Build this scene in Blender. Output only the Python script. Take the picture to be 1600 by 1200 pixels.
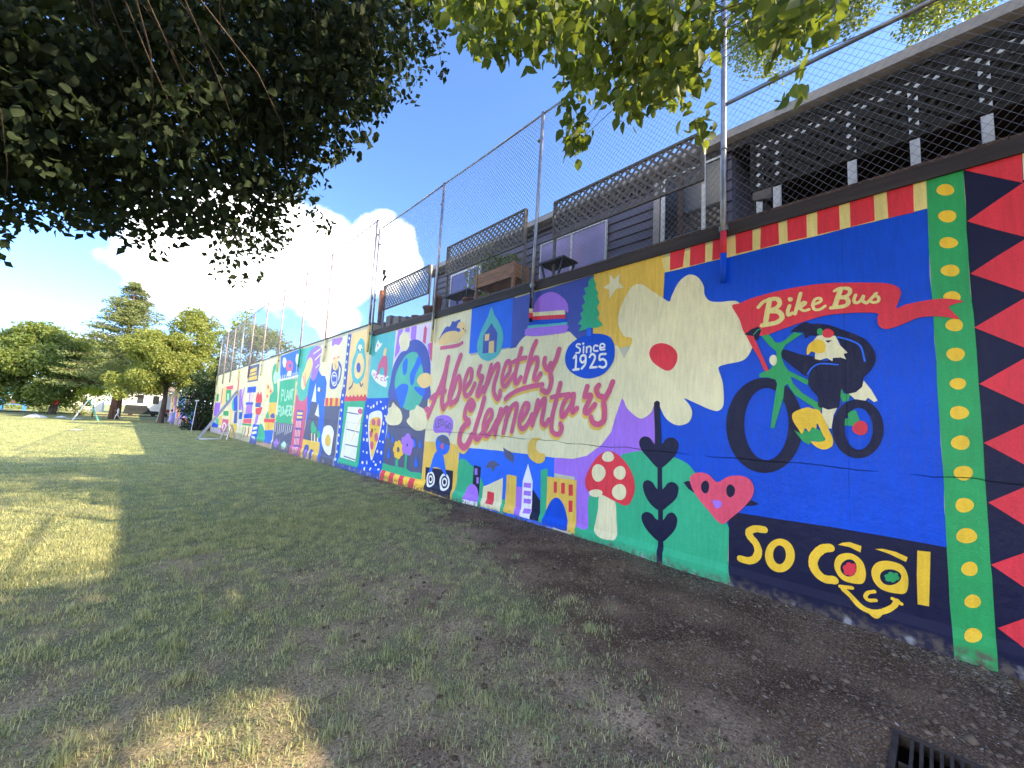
import bpy, bmesh, math, random
import numpy as np
from mathutils import Vector, Matrix, noise
from mathutils.geometry import delaunay_2d_cdt
for o in list(bpy.data.objects): bpy.data.objects.remove(o)
scene = bpy.context.scene
C = scene.collection
rnd = random.Random(7)
rng = np.random.default_rng(11)
R = math.radians
# ============================================================ camera
yaw, pitch, roll = R(43.208), R(5.610), R(3.078)
Fv = Vector((math.sin(yaw)*math.cos(pitch), math.cos(yaw)*math.cos(pitch), math.sin(pitch)))
Rv = Vector((math.cos(yaw), -math.sin(yaw), 0)); Uv = Rv.cross(Fv)
Rc = math.cos(roll)*Rv+math.sin(roll)*Uv; Uc = -math.sin(roll)*Rv+math.cos(roll)*Uv
cd = bpy.data.cameras.new('camera'); cam = bpy.data.objects.new('camera', cd); C.objects.link(cam)
M = Matrix((Rc, Uc, -Fv)).transposed().to_4x4(); M.translation = (0, 0, 1.6); cam.matrix_world = M
cd.sensor_width = 36; cd.lens = 36*620/1600; cd.clip_start = .05; cd.clip_end = 2000
scene.camera = cam
# ============================================================ sky, sun, exposure
SUN = Vector((.98, -1.25, 1.0)).normalized()          # towards the sun
SUN_EL = math.asin(SUN.z); SUN_AZ = math.atan2(SUN.x, SUN.y)
wd = bpy.data.worlds.new('World'); scene.world = wd; wd.use_nodes = True
nt = wd.node_tree; N = nt.nodes; Lk = nt.links; N.clear()
wo = N.new('ShaderNodeOutputWorld'); bg = N.new('ShaderNodeBackground'); bg.inputs[1].default_value = .13
sky = N.new('ShaderNodeTexSky'); sky.sky_type = 'NISHITA'; sky.sun_disc = False
sky.sun_elevation = SUN_EL; sky.sun_rotation = SUN_AZ; sky.air_density = .6; sky.dust_density = .3; sky.ozone_density = 6.0; sky.altitude = 50
tc = N.new('ShaderNodeTexCoord')
def wmath(op, a, b=None, c=None):
    n = N.new('ShaderNodeMath'); n.operation = op
    for i, v in enumerate((a, b, c)):
        if v is None: continue
        if isinstance(v, (int, float)): n.inputs[i].default_value = v
        else: Lk.new(v, n.inputs[i])
    return n.outputs[0]
sx = N.new('ShaderNodeSeparateXYZ'); Lk.new(tc.outputs['Generated'], sx.inputs[0])
den = wmath('ADD', wmath('MAXIMUM', sx.outputs[2], 0.0), .22)
px_, py_ = wmath('DIVIDE', sx.outputs[0], den), wmath('DIVIDE', sx.outputs[1], den)
cb = N.new('ShaderNodeCombineXYZ'); Lk.new(px_, cb.inputs[0]); Lk.new(py_, cb.inputs[1])
cn = N.new('ShaderNodeTexNoise'); cn.inputs['Scale'].default_value = 2.2; cn.inputs['Detail'].default_value = 4; cn.inputs['Roughness'].default_value = .55
Lk.new(cb.outputs[0], cn.inputs['Vector'])
fine = N.new('ShaderNodeTexNoise'); fine.inputs['Scale'].default_value = 9; fine.inputs['Detail'].default_value = 5; Lk.new(tc.outputs['Generated'], fine.inputs['Vector'])
wv = N.new('ShaderNodeVectorMath'); wv.operation = 'MULTIPLY_ADD'; Lk.new(fine.outputs['Color'], wv.inputs[0]); wv.inputs[1].default_value = (.16,)*3; Lk.new(tc.outputs['Generated'], wv.inputs[2])
def blob(d, rad):                                      # a cumulus heap standing in direction d
    v = N.new('ShaderNodeVectorMath'); v.operation = 'DISTANCE'; Lk.new(wv.outputs[0], v.inputs[0]); v.inputs[1].default_value = Vector(d).normalized()+Vector((.08,.08,.08))
    m = N.new('ShaderNodeMapRange'); Lk.new(v.outputs['Value'], m.inputs[0]); m.inputs[1].default_value = rad*1.25; m.inputs[2].default_value = rad*.45; m.inputs[3].default_value = 0; m.inputs[4].default_value = 1
    return m.outputs[0]
heap = None
for d, r_ in (((.06,.95,.30),.13),((.17,.94,.33),.12),((.27,.91,.33),.12),((.375,.865,.36),.09),((.30,.92,.26),.07),((-.9,.1,.4),.3),((-.6,-.6,.4),.25),((.2,-.9,.5),.25)):
    b = blob(d, r_); heap = b if heap is None else wmath('MAXIMUM', heap, b)
thin = N.new('ShaderNodeMapRange'); thin.inputs[1].default_value = .26; thin.inputs[2].default_value = .0; thin.inputs[3].default_value = 0; thin.inputs[4].default_value = .30
Lk.new(sx.outputs[2], thin.inputs[0])
dens = wmath('ADD', wmath('ADD', wmath('MULTIPLY', heap, .62), wmath('MULTIPLY', cn.outputs[0], .42)), thin.outputs[0])
cm = N.new('ShaderNodeMapRange'); Lk.new(dens, cm.inputs[0]); cm.inputs[1].default_value = .36; cm.inputs[2].default_value = .68; cm.interpolation_type = 'SMOOTHSTEP'
mixc = N.new('ShaderNodeMix'); mixc.data_type = 'RGBA'; Lk.new(cm.outputs[0], mixc.inputs[0]); Lk.new(sky.outputs[0], mixc.inputs[6]); mixc.inputs[7].default_value = (9, 8.9, 8.7, 1)
Lk.new(mixc.outputs[2], bg.inputs[0]); Lk.new(bg.outputs[0], wo.inputs[0])
wd.cycles.sampling_method = 'MANUAL'; wd.cycles.sample_map_resolution = 512
sl = bpy.data.lights.new('sun', 'SUN'); sl.energy = 3.1; sl.angle = R(.53); sl.color = (1, .81, .50)
so = bpy.data.objects.new('sun', sl); C.objects.link(so); so.rotation_euler = (-SUN).to_track_quat('-Z', 'Y').to_euler(); so.location = SUN*60
scene.render.engine = 'CYCLES'
vs = scene.view_settings; vs.view_transform = 'Standard'; vs.look = 'None'; vs.exposure = 2.3; vs.gamma = 1; vs.use_curve_mapping = False
scene.cycles.max_bounces = 5; scene.cycles.diffuse_bounces = 3; scene.cycles.glossy_bounces = 2; scene.cycles.caustics_reflective = False; scene.cycles.caustics_refractive = False
scene.cycles.use_light_tree = False; scene.cycles.debug_use_spatial_splits = True; scene.cycles.adaptive_threshold = .02
# ============================================================ helpers
def lin(c): return tuple(((v/255)/12.92 if v/255 <= .04045 else ((v/255+.055)/1.055)**2.4) for v in c)
MATS = {}
def newmat(name):
    m = bpy.data.materials.new(name); m.use_nodes = True; MATS[name] = m
    return m, m.node_tree.nodes, m.node_tree.links, m.node_tree.nodes['Principled BSDF']
def mat(name, rgb, rough=.7, var=.18, scale=6, bump=.2, bscale=40, metal=0, stretch=(1,1,1), dist=.01, spec=.5):
    """plain procedural surface: base colour broken up by noise, fine relief"""
    m, n, l, b = newmat(name)
    g = n.new('ShaderNodeNewGeometry'); mp = n.new('ShaderNodeMapping'); mp.inputs['Scale'].default_value = stretch; l.new(g.outputs['Position'], mp.inputs[0])
    t = n.new('ShaderNodeTexNoise'); t.inputs['Scale'].default_value = scale; t.inputs['Detail'].default_value = 5; l.new(mp.outputs[0], t.inputs['Vector'])
    r = n.new('ShaderNodeMapRange'); r.inputs[1].default_value = .3; r.inputs[2].default_value = .7; r.inputs[3].default_value = 1-var; r.inputs[4].default_value = 1+var; l.new(t.outputs[0], r.inputs[0])
    mx = n.new('ShaderNodeMix'); mx.data_type = 'RGBA'; mx.blend_type = 'MULTIPLY'; mx.inputs[0].default_value = 1; mx.inputs[6].default_value = (*rgb, 1); l.new(r.outputs[0], mx.inputs[7]); l.new(mx.outputs[2], b.inputs['Base Color'])
    b.inputs['Roughness'].default_value = rough; b.inputs['Metallic'].default_value = metal; b.inputs['Specular IOR Level'].default_value = spec
    if bump:
        t2 = n.new('ShaderNodeTexNoise'); t2.inputs['Scale'].default_value = bscale; t2.inputs['Detail'].default_value = 4; l.new(mp.outputs[0], t2.inputs['Vector'])
        bp = n.new('ShaderNodeBump'); bp.inputs['Strength'].default_value = bump; bp.inputs['Distance'].default_value = dist; l.new(t2.outputs[0], bp.inputs['Height']); l.new(bp.outputs[0], b.inputs['Normal'])
    return m
class MB:
    """collects shapes; build() links them as one mesh object"""
    def __init__(s): s.v = []; s.f = []; s.m = []
    def add(s, vs, fs, mi=0):
        k = len(s.v); s.v += [tuple(v) for v in vs]; s.f += [tuple(i+k for i in f) for f in fs]; s.m += [mi]*len(fs); return s
    def box(s, a, b, mi=0):
        x0,y0,z0 = a; x1,y1,z1 = b
        return s.add([(x0,y0,z0),(x1,y0,z0),(x1,y1,z0),(x0,y1,z0),(x0,y0,z1),(x1,y0,z1),(x1,y1,z1),(x0,y1,z1)], [(0,3,2,1),(4,5,6,7),(0,1,5,4),(1,2,6,5),(2,3,7,6),(3,0,4,7)], mi)
    def bar(s, p, q, w, t, up=(0,0,1), mi=0):           # rectangular bar from p to q, w across, t thick
        p, q = Vector(p), Vector(q); d = (q-p).normalized(); u = Vector(up); a = d.cross(u)
        if a.length < 1e-4: a = d.cross(Vector((1,0,0)))
        a.normalize(); b = a.cross(d); vs = []
        for e in (p, q):
            for i, j in ((-1,-1),(1,-1),(1,1),(-1,1)): vs.append(e+a*i*w/2+b*j*t/2)
        return s.add(vs, [(0,1,2,3),(7,6,5,4),(0,4,5,1),(1,5,6,2),(2,6,7,3),(3,7,4,0)], mi)
    def tube(s, pts, rad, n=8, mi=0, cap=True):
        pts = [Vector(p) for p in pts]; rr = rad if isinstance(rad, (list, tuple)) else [rad]*len(pts); vs = []
        for i, p in enumerate(pts):
            d = (pts[min(i+1, len(pts)-1)]-pts[max(i-1, 0)]).normalized(); a = d.cross(Vector((.13,.31,.94)))
            if a.length < .05: a = d.cross(Vector((1,0,0)))
            a.normalize(); b = d.cross(a)
            for k in range(n): t = 2*math.pi*k/n; vs.append(p+(a*math.cos(t)+b*math.sin(t))*rr[i])
        fs = [(i*n+k, i*n+(k+1)%n, (i+1)*n+(k+1)%n, (i+1)*n+k) for i in range(len(pts)-1) for k in range(n)]
        if cap: fs += [tuple(range(n))[::-1], tuple((len(pts)-1)*n+k for k in range(n))]
        return s.add(vs, fs, mi)
    def lathe(s, prof, n=14, c=(0,0,0), mi=0):          # prof: (r, z)
        vs = [(c[0]+r*math.cos(2*math.pi*k/n), c[1]+r*math.sin(2*math.pi*k/n), c[2]+z) for r, z in prof for k in range(n)]
        fs = [(i*n+k, i*n+(k+1)%n, (i+1)*n+(k+1)%n, (i+1)*n+k) for i in range(len(prof)-1) for k in range(n)]
        return s.add(vs, fs, mi)
    def build(s, name, mats, parent=None, smooth=False):
        me = bpy.data.meshes.new(name); me.from_pydata(s.v, [], s.f)
        for m in (mats if isinstance(mats, (list, tuple)) else [mats]): me.materials.append(MATS[m] if isinstance(m, str) else m)
        if any(s.m): me.polygons.foreach_set('material_index', s.m)
        if smooth: me.polygons.foreach_set('use_smooth', [True]*len(s.f))
        me.update(); return link(name, me, parent)
def link(name, me, parent=None):
    o = bpy.data.objects.new(name, me); C.objects.link(o)
    if parent: o.parent = parent
    return o
def tag(o, label=None, cat=None, group=None, kind=None):
    if label: o['label'] = label
    if cat: o['category'] = cat
    if group: o['group'] = group
    if kind: o['kind'] = kind
    return o
def thing(name, label, cat, group=None): return tag(link(name, None), label, cat, group)
def npmesh(name, V, F, mat_, parent=None, tint=None, smooth=False):   # big numpy meshes, all faces of one size
    me = bpy.data.meshes.new(name); k = F.shape[1]
    me.vertices.add(len(V)); me.vertices.foreach_set('co', V.astype(np.float32).ravel())
    me.loops.add(F.size); me.loops.foreach_set('vertex_index', F.astype(np.int32).ravel())
    me.polygons.add(len(F)); me.polygons.foreach_set('loop_start', np.arange(0, F.size, k, dtype=np.int32)); me.polygons.foreach_set('loop_total', np.full(len(F), k, dtype=np.int32))
    if smooth: me.polygons.foreach_set('use_smooth', np.ones(len(F), dtype=bool))
    me.update(calc_edges=True)
    if tint is not None:
        at = me.attributes.new('tint', 'FLOAT', 'POINT'); at.data.foreach_set('value', tint.astype(np.float32))
    me.materials.append(MATS[mat_] if isinstance(mat_, str) else mat_)
    return link(name, me, parent)
# ============================================================ materials
mat('galvanised', (.33,.33,.36), .42, .25, 9, .1, 90, metal=.7)
mat('wire_metal', (.24,.24,.26), .5, .2, 9, 0, metal=.4)
mat('pinkish_pipe', (.34,.27,.27), .6, .35, 14, .2, 60, metal=.3)  # grey pipe, the lens's reddish colour fringe put into the colour
mat('fascia_brown', (.050,.038,.034), .75, .35, 5, .35, 60, stretch=(1,.2,3))
mat('edging_brown', (.105,.062,.048), .85, .5, 9, .6, 35, stretch=(1,.4,2))
mat('undercoat', (.62,.58,.42), .7, .1, 4, .3, 50)
mat('siding_slate', (.125,.118,.165), .6, .12, 3, .25, 70, stretch=(1,.25,4))
mat('trim_white', (.74,.73,.70), .5, .08, 5, .1, 60)
mat('gutter_tan', (.42,.37,.33), .5, .15, 4, .1, 50)
mat('roof_shingle', (.09,.085,.085), .9, .3, 12, .6, 30)
mat('porch_shade', (.028,.024,.022), .8, .3, 3, .2, 30)  # near black: the shade inside the porch put into the colour
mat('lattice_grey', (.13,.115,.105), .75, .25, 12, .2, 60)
mat('lattice_shaded', (.024,.022,.019), .8, .3, 12, .2, 60)  # shaded copy of lattice_grey, the shade put into the colour
mat('cedar', (.36,.17,.075), .65, .35, 7, .3, 50, stretch=(4,.6,4))
mat('soil', (.035,.026,.02), .95, .4, 20, .8, 40)
mat('terracotta', (.22,.095,.065), .8, .25, 9, .2, 40)
mat('black_metal', (.016,.016,.018), .45, .2, 8, .05, 50)
mat('block_grey', (.20,.17,.165), .9, .25, 8, .5, 50)
mat('orange_pole', (.55,.16,.06), .55, .3, 6, .1, 40)
mat('deck_wood', (.12,.085,.065), .85, .3, 6, .3, 40)
mat('bark', (.085,.062,.048), .95, .4, 7, 1, 22, stretch=(1,1,.25), dist=.03)
mat('red_bark', (.16,.075,.052), .95, .4, 4, 1, 12, stretch=(1,1,.25), dist=.03)
mat('twig', (.13,.10,.075), .9, .3, 9, .3, 40)
mat('aluminium', (.55,.55,.58), .4, .12, 8, .05, 60, metal=.6)
mat('white_plastic', (.75,.75,.74), .45, .06, 6, .05, 40)
mat('teal_paint', (.10,.50,.44), .5, .1, 6, .05, 40)
mat('play_blue', (.05,.22,.62), .45, .1, 4, .05, 30)
mat('play_cyan', (.06,.45,.62), .45, .1, 4, .05, 30)
mat('house_white', (.72,.71,.70), .7, .08, 2, .1, 20)
mat('house_roof', (.20,.16,.15), .9, .2, 2, .3, 8)
mat('glass_dark', (.02,.022,.026), .08, .1, 2, 0)
mat('glass_lavender', (.42,.34,.55), .12, .35, .8, 0)  # pane colour stands in for the pink sky reflected in it
mat('glass_blue', (.14,.15,.40), .15, .3, 1.2, 0)
mat('red_cloth', (.62,.05,.04), .8, .15, 6, .1, 30)
mat('skin_tone', (.45,.26,.18), .55, .05, 9, 0)
mat('lavender_cloth', (.46,.36,.68), .85, .12, 8, .2, 30)
mat('white_cloth', (.78,.77,.75), .85, .08, 8, .2, 30)
mat('dark_cloth', (.03,.032,.045), .85, .15, 8, .2, 30)
mat('dark_hair', (.018,.014,.012), .5, .1, 20, .2, 60)
mat('van_dark', (.03,.032,.036), .25, .1, 3, 0)
mat('car_silver', (.55,.56,.58), .25, .05, 3, 0)
mat('tyre', (.02,.02,.02), .9, .1, 9, .1, 40)
mat('grate_iron', (.075,.06,.05), .6, .35, 14, .5, 70, metal=.4)
mat('pit_dark', (.012,.011,.010), 1, .2, 9, 0)
mat('mulch_border', (.075,.045,.032), .95, .4, 2, .5, 12)
def leafmat(name, dark, light, trans, rough=.5, tl=None):
    m, n, l, b = newmat(name)
    a = n.new('ShaderNodeAttribute'); a.attribute_name = 'tint'
    mx = n.new('ShaderNodeMix'); mx.data_type = 'RGBA'; mx.inputs[6].default_value = (*dark,1); mx.inputs[7].default_value = (*light,1); l.new(a.outputs['Fac'], mx.inputs[0]); l.new(mx.outputs[2], b.inputs['Base Color'])
    b.inputs['Roughness'].default_value = rough; b.inputs['Specular IOR Level'].default_value = .35
    t = n.new('ShaderNodeBsdfTranslucent'); ga = n.new('ShaderNodeMix'); ga.data_type = 'RGBA'; ga.blend_type = 'MULTIPLY'; ga.inputs[0].default_value = 1; l.new(mx.outputs[2], ga.inputs[6]); ga.inputs[7].default_value = (*(tl or (2.2,2.0,.7)),1); l.new(ga.outputs[2], t.inputs[0])
    s = n.new('ShaderNodeMixShader'); s.inputs[0].default_value = trans; l.new(b.outputs[0], s.inputs[1]); l.new(t.outputs[0], s.inputs[2]); l.new(s.outputs[0], n['Material Output'].inputs[0])
    return m
leafmat('leaf_near', (.011,.022,.009), (.026,.045,.014), .2, .8)  # shade under the crown put into this very dark leaf colour
leafmat('leaf_bough', (.065,.105,.030), (.15,.195,.052), .5)  # brighter copy: sun on the boughs put into the leaf colour
leafmat('leaf_back', (.07,.105,.025), (.14,.17,.035), .45)
leafmat('leaf_maple', (.10,.15,.045), (.23,.27,.085), .4)
leafmat('leaf_gold', (.13,.17,.045), (.30,.32,.09), .38)
leafmat('leaf_conifer', (.09,.13,.06), (.21,.24,.10), .28)
leafmat('leaf_lime', (.16,.22,.02), (.30,.34,.04), .40)
leafmat('leaf_shrub', (.018,.035,.014), (.045,.075,.025), .20)
leafmat('grass_blade', (.155,.215,.11), (.70,.66,.38), .32, .6, (1.5,1.4,.6))
leafmat('dry_litter', (.09,.065,.05), (.60,.54,.45), .10, .8, (1,1,1))
leafmat('soil_crumb', (.070,.047,.030), (.24,.175,.12), .02, .95, (1,1,1))
leafmat('straw', (.09,.07,.05), (.66,.56,.42), .05, .8, (1,1,1))
# ============================================================ mural drawing, wall coordinates in mm: (name, layer, [(kind, paint, numbers)])
MURAL = [
('painted_zigzag_border',0,[('L','navy',[-247,3905,-676,3903,-484,-162,-251,-119])]),
('painted_red_triangles',1,[('L','red',[-246,3883,-545,3885,-540,3645]),('L','red',[-546,3648,-250,3436,-527,3217]),('L','red',[-529,3196,-250,2993,-511,2784]),('L','red',[-512,2744,-253,2550,-495,2360]),('L','red',[-497,2292,-261,2099,-481,1930]),('L','red',[-481,1807,-265,1642,-467,1486]),('L','red',[-466,1353,-269,1195,-453,1047]),('L','red',[-451,890,-263,739,-438,604]),('L','red',[-436,439,-277,295,-424,181]),('L','cream',[-548,3883,-676,3893,-675,3760,-544,3665])]),
('painted_green_dotted_strip',1,[('L','leaf',[-30,3886,-247,3894,-246,3692,-244,3362,-244,3026,-254,2664,-258,2353,-258,2099,-262,1652,-261,1217,-261,771,-265,657,-265,219,-265,6,-266,-125,-57,-149,-52,-17,-46,186,-44,590,-43,833,-45,1381,-39,1791,-36,2107,-35,2509,-31,2923,-28,3279,-32,3605]),('E','yellow',[-141,3752,-50,-20,2,-51]),('E','yellow',[-144,3517,-51,-18,2,-53]),('E','yellow',[-142,3286,-52,-16,2,-48]),('E','yellow',[-143,3046,-53,-14,2,-50]),('E','yellow',[-145,2824,-48,-10,2,-44]),('E','yellow',[-149,2586,-48,-7,2,-53]),('E','yellow',[-147,2344,-50,-4,2,-55]),('E','yellow',[-150,2105,-44,-2,2,-46]),('E','yellow',[-148,1872,-51,1,2,-54]),('E','yellow',[-146,1635,-50,4,2,-57]),('E','yellow',[-152,1400,-50,6,2,-57]),('E','yellow',[-148,1152,-48,9,2,-56]),('E','yellow',[-150,921,-54,12,2,-58]),('E','yellow',[-156,677,-42,12,2,-54]),('E','yellow',[-162,441,-42,14,2,-50]),('E','yellow',[-154,199,-45,18,2,-48])]),
('painted_blue_panel',0,[('L','cobalt',[2333,3674,-33,3639,-29,3204,-36,2107,-45,794,672,711,1558,499,2403,146,2435,2192,2308,2188])]),
('painted_awning_stripes',1,[('L','butter',[2353,3834,-34,3890,-32,3628,872,3627,2306,3633]),('L','red',[2239,3905,2046,3900,2075,3650,2239,3642]),('L','red',[1983,3906,1805,3900,1807,3637,1989,3636]),('L','red',[1721,3906,1586,3903,1600,3636,1727,3639]),('L','red',[1477,3922,1302,3916,1303,3642,1471,3646]),('L','red',[1221,3911,1059,3906,1053,3640,1229,3635]),('L','red',[979,3906,814,3902,813,3635,977,3642]),('L','red',[725,3883,554,3893,553,3631,727,3635]),('L','red',[473,3888,304,3897,302,3635,474,3631]),('L','red',[216,3886,45,3894,49,3623,212,3628])]),
('painted_navy_lettering_panel',1,[('L','navy',[1558,822,1463,780,913,797,449,808,-42,808,-44,590,-52,-17,-56,-167,1558,-158,1545,436])]),
('painted_so_cool_lettering',2,[('K','yellow',[69,1214,661,1292,652,1348,611,1339,562,1289,507,1267,432,1294,358,1353,318,1431,316]),('R','yellow',[1082,444,-125,34,2,-161,1083,450,-54,14,1,-90]),('K','yellow',[72,688,618,743,593,798,520,816,444,792,373,737,332,666,340]),('S','yellow',[659,488,629,566,558,606,500,594,458,545,444,452,467,375,534,354,603,361,647,416]),('E','navy',[559,477,-56,16,2,-75]),('S','yellow',[407,499,378,567,331,602,269,612,209,592,182,508,197,390,259,360,347,364,396,419]),('E','navy',[290,481,-66,20,2,-65]),('E','red',[525,467,-20,6,0,-26]),('E','leaf',[252,485,-18,6,0,-18]),('E','red',[546,437,-21,6,0,-26]),('E','leaf',[274,461,-18,6,0,-18]),('E','red',[572,439,-21,6,0,-26]),('E','leaf',[302,460,-19,6,0,-18]),('E','red',[578,472,-21,6,0,-26]),('E','leaf',[308,483,-18,6,0,-18]),('E','red',[557,501,-21,6,0,-26]),('E','leaf',[286,507,-18,6,0,-18]),('E','red',[530,499,-20,6,0,-26]),('E','leaf',[258,508,-18,6,0,-18]),('E','red',[551,469,-22,6,0,-27]),('E','leaf',[280,484,-14,4,0,-16]),('L','yellow',[122,742,47,750,59,524,70,324,134,318,131,547]),('L','yellow',[630,660,596,686,546,704,468,689,475,632,547,660]),('L','yellow',[379,687,329,702,249,697,179,672,191,632,294,671]),('K','yellow',[38,600,284,556,247,490,185,416,166,343,190,280,247,254,302]),('K','yellow',[30,620,300,540,313]),('K','yellow',[28,280,311,230,288]),('S','yellow',[434,169,408,129,376,127,348,163,343,196]),('K','yellow',[28,393,331,433,309,452,269,431,247,386,262])]),
('painted_red_banner',3,[('S','red',[1509,3044,1436,3061,1305,3097,1080,3124,872,3131,679,3119,500,3087,332,3049,237,3020,176,2979,151,2930,156,2887,172,2831,184,2784,126,2805,48,2816,-37,2820,-118,2811,-206,2773,-162,2760,-124,2740,-149,2686,-174,2630,-77,2667,43,2679,131,2643,213,2612,269,2611,302,2647,310,2714,302,2750,355,2773,512,2795,691,2798,885,2755,938,2740,1021,2717,1106,2690,1161,2674,1250,2669,1377,2709,1436,2883]),('L','red',[1379,2712,1295,2678,1262,2579,1156,2287,1197,2287,1251,2435,1319,2572])]),
('painted_bike_bus_lettering',4,[('K','butter',[37,1248,2983,1202,3031,1136,3049]),('K','butter',[50,1144,3035,1164,2919,1184,2789]),('K','butter',[43,1147,3049,1076,3040,1052,2989,1082,2946,1153,2927]),('K','butter',[47,1153,2923,1061,2898,1034,2833,1078,2791,1149,2781,1213,2777]),('K','butter',[34,968,2948,984,2888,976,2851,945,2866]),('E','butter',[960,3014,-22,-4,0,-24]),('K','butter',[34,873,3058,895,2960,922,2855]),('K','butter',[27,908,2915,857,2960,833,2951,856,2925,886,2913,848,2875,807,2880]),('K','butter',[27,778,2919,714,2943,717,2975,754,2975,774,2928,764,2875,721,2865,679,2891]),('K','butter',[28,604,3027,571,3044,534,3040]),('K','butter',[42,559,3033,584,2949,606,2873]),('K','butter',[32,559,3041,503,3029,491,2989,520,2958,571,2959]),('K','butter',[35,571,2956,519,2939,506,2890,543,2864,633,2866]),('K','butter',[26,453,2956,466,2908,451,2880,419,2894,396,2940,405,2898,386,2870,368,2873,311,2943]),('K','butter',[24,311,2943,321,2929,296,2900,300,2867,327,2861,345,2871])]),
('painted_bicycle',2,[('R','navy',[1223,1721,-348,14,4,-494,1192,1734,-200,8,3,-374]),('R','navy',[472,1717,-176,8,6,-266,462,1717,-96,4,4,-189]),('L','leaf',[1227,2725,1150,2670,1097,2580,1054,2573,1007,2601,939,2668,860,2645,940,2594,1013,2539,1036,2492,1045,2417,1015,2328,985,2277,905,2224,819,2172,834,2125,945,2204,971,2215,946,2141,869,2043,747,1948,720,1913,739,1861,794,1913,938,2032,997,2142,1023,2119,1035,1996,1094,1775,1116,1691,1148,1690,1130,1848,1102,2047,1085,2145,1100,2190,1165,2218,1242,2221,1247,2254,1197,2283,1153,2299,1110,2347,1088,2421,1089,2484,1151,2554,1227,2667]),('E','cream',[1118,2396,-34,-2,0,-57]),('L','leaf',[578,2100,558,2037,513,2031,525,1970,568,1957,584,2015]),('L','leaf',[510,1876,476,1882,452,1796,496,1740,560,1742,554,1803,528,1810,536,1848]),('E','red',[451,1723,-53,2,2,-65]),('L','leaf',[947,1679,894,1650,874,1689,827,1668,798,1715,770,1705,733,1684,701,1595,735,1574,800,1589,829,1546,876,1572,914,1628])]),
('painted_eagle',3,[('S','navy',[960,2681,878,2744,829,2755,800,2735,724,2723,641,2694,553,2640,443,2569,387,2517,340,2424,331,2336,361,2251,416,2177,428,2101,481,2047,540,2037,572,2083,585,1993,602,1903,675,1884,748,1915,753,2006,801,2077,824,2148,820,2207,793,2265,839,2218,905,2272,1015,2388,1045,2442,1032,2496,982,2484,883,2434,767,2400,694,2353,603,2380,550,2399,565,2480,599,2579,689,2617,754,2608,802,2620,841,2594,858,2655,919,2669]),('L','navy',[1386,2702,1318,2751,1255,2770,1220,2736,1256,2628,1282,2621,1295,2672,1351,2687]),('K','azure',[14,590,2576,495,2530,429,2466,404,2331]),('K','azure',[14,829,2232,788,2298,722,2329,595,2311]),('K','leaf',[10,1295,2688,1255,2733,1227,2738]),('L','cream',[745,2606,707,2610,607,2589,574,2493,522,2419,552,2406,532,2356,572,2377,630,2378,635,2346,675,2381,730,2365,769,2380,765,2442,776,2562]),('S','yellow',[832,2433,825,2507,784,2557,736,2567,699,2548,684,2493,696,2441,748,2433,793,2456,816,2430]),('E','leaf',[723,2644,-24,-4,0,-34]),('E','red',[663,2620,-44,-6,1,-45]),('L','navy',[685,2552,633,2549,663,2527]),('L','cream',[523,2035,473,2047,428,2095,416,2153,366,2066,327,1969,351,1957,390,1997,409,1970,482,1985]),('L','cream',[720,1907,675,1885,608,1903,636,1835,654,1708,674,1710,704,1788,723,1833]),('S','yellow',[961,1804,950,1852,891,1888,832,1907,795,1894,748,1883,720,1831,677,1709,645,1610,655,1543,709,1510,764,1523,814,1578,744,1579,701,1600,716,1640,760,1751,770,1703,798,1715,827,1670,855,1701,884,1646,913,1696,942,1745])]),
('painted_purple_panel',0,[('L','violet',[3023,2106,2406,2028,2389,1149,3236,14,3586,15,3626,867,4083,875,4113,1166])]),
('painted_yellow_panel',0,[('L','gold',[3460,3884,2308,3871,2326,3242,2646,3237,2728,2733,3022,2696,3080,2897,3436,2953])]),
('painted_indigo_panel',0,[('L','indigo',[5226,3843,3410,3875,3390,2792,3685,2626,4631,2704,5181,2842])]),
('painted_cream_panel',0,[('L','cream',[7866,3899,6328,3870,6333,2896,5022,2931,4932,3024,4842,3093,4661,3149,3829,3061,3650,2899,2972,2748,2668,2200,2881,2016,2972,1771,3035,1551,3183,1365,3424,1192,3674,1122,4083,1100,4978,1087,6204,1074,6521,896,7891,936,7884,1653,7842,2526])]),
('painted_green_hill',1,[('S','emerald',[2854,1264,2691,1310,2601,1328,2384,1327,2141,1292,1988,1233,1896,1134,1720,911,1563,649,1545,536,1555,268,1555,-92,2161,-45,2792,-45,3567,-25,3570,170,3363,203,3354,638,3013,906,2876,1219])]),
('painted_cream_flower',2,[('S','cream',[2752,2757,2876,2872,2969,3042,2961,3201,2915,3330,2820,3494,2725,3564,2607,3538,2491,3436,2335,3308,2239,3236,2209,3303,2129,3452,2030,3522,1953,3517,1876,3455,1820,3343,1810,3243,1755,3154,1641,3117,1472,3096,1407,3014,1329,2857,1299,2675,1315,2536,1393,2420,1555,2387,1639,2366,1651,2330,1622,2237,1605,2163,1596,2019,1605,1911,1655,1860,1741,1874,1884,1938,2034,2004,1976,1928,1942,1834,1974,1729,2068,1682,2166,1693,2268,1768,2332,1886,2380,1977,2417,1926,2458,1824,2566,1750,2657,1768,2800,1882,2876,2011,3106,2125]),('S','red',[2496,2592,2454,2682,2346,2712,2220,2668,2138,2579,2127,2478,2176,2382,2246,2350,2341,2393,2450,2483])]),
('painted_star',1,[('L','cream',[3137,3816,3055,3720,2956,3779,2980,3661,2894,3556,3011,3569,3127,3448,3135,3584,3236,3635,3124,3677])]),
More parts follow.
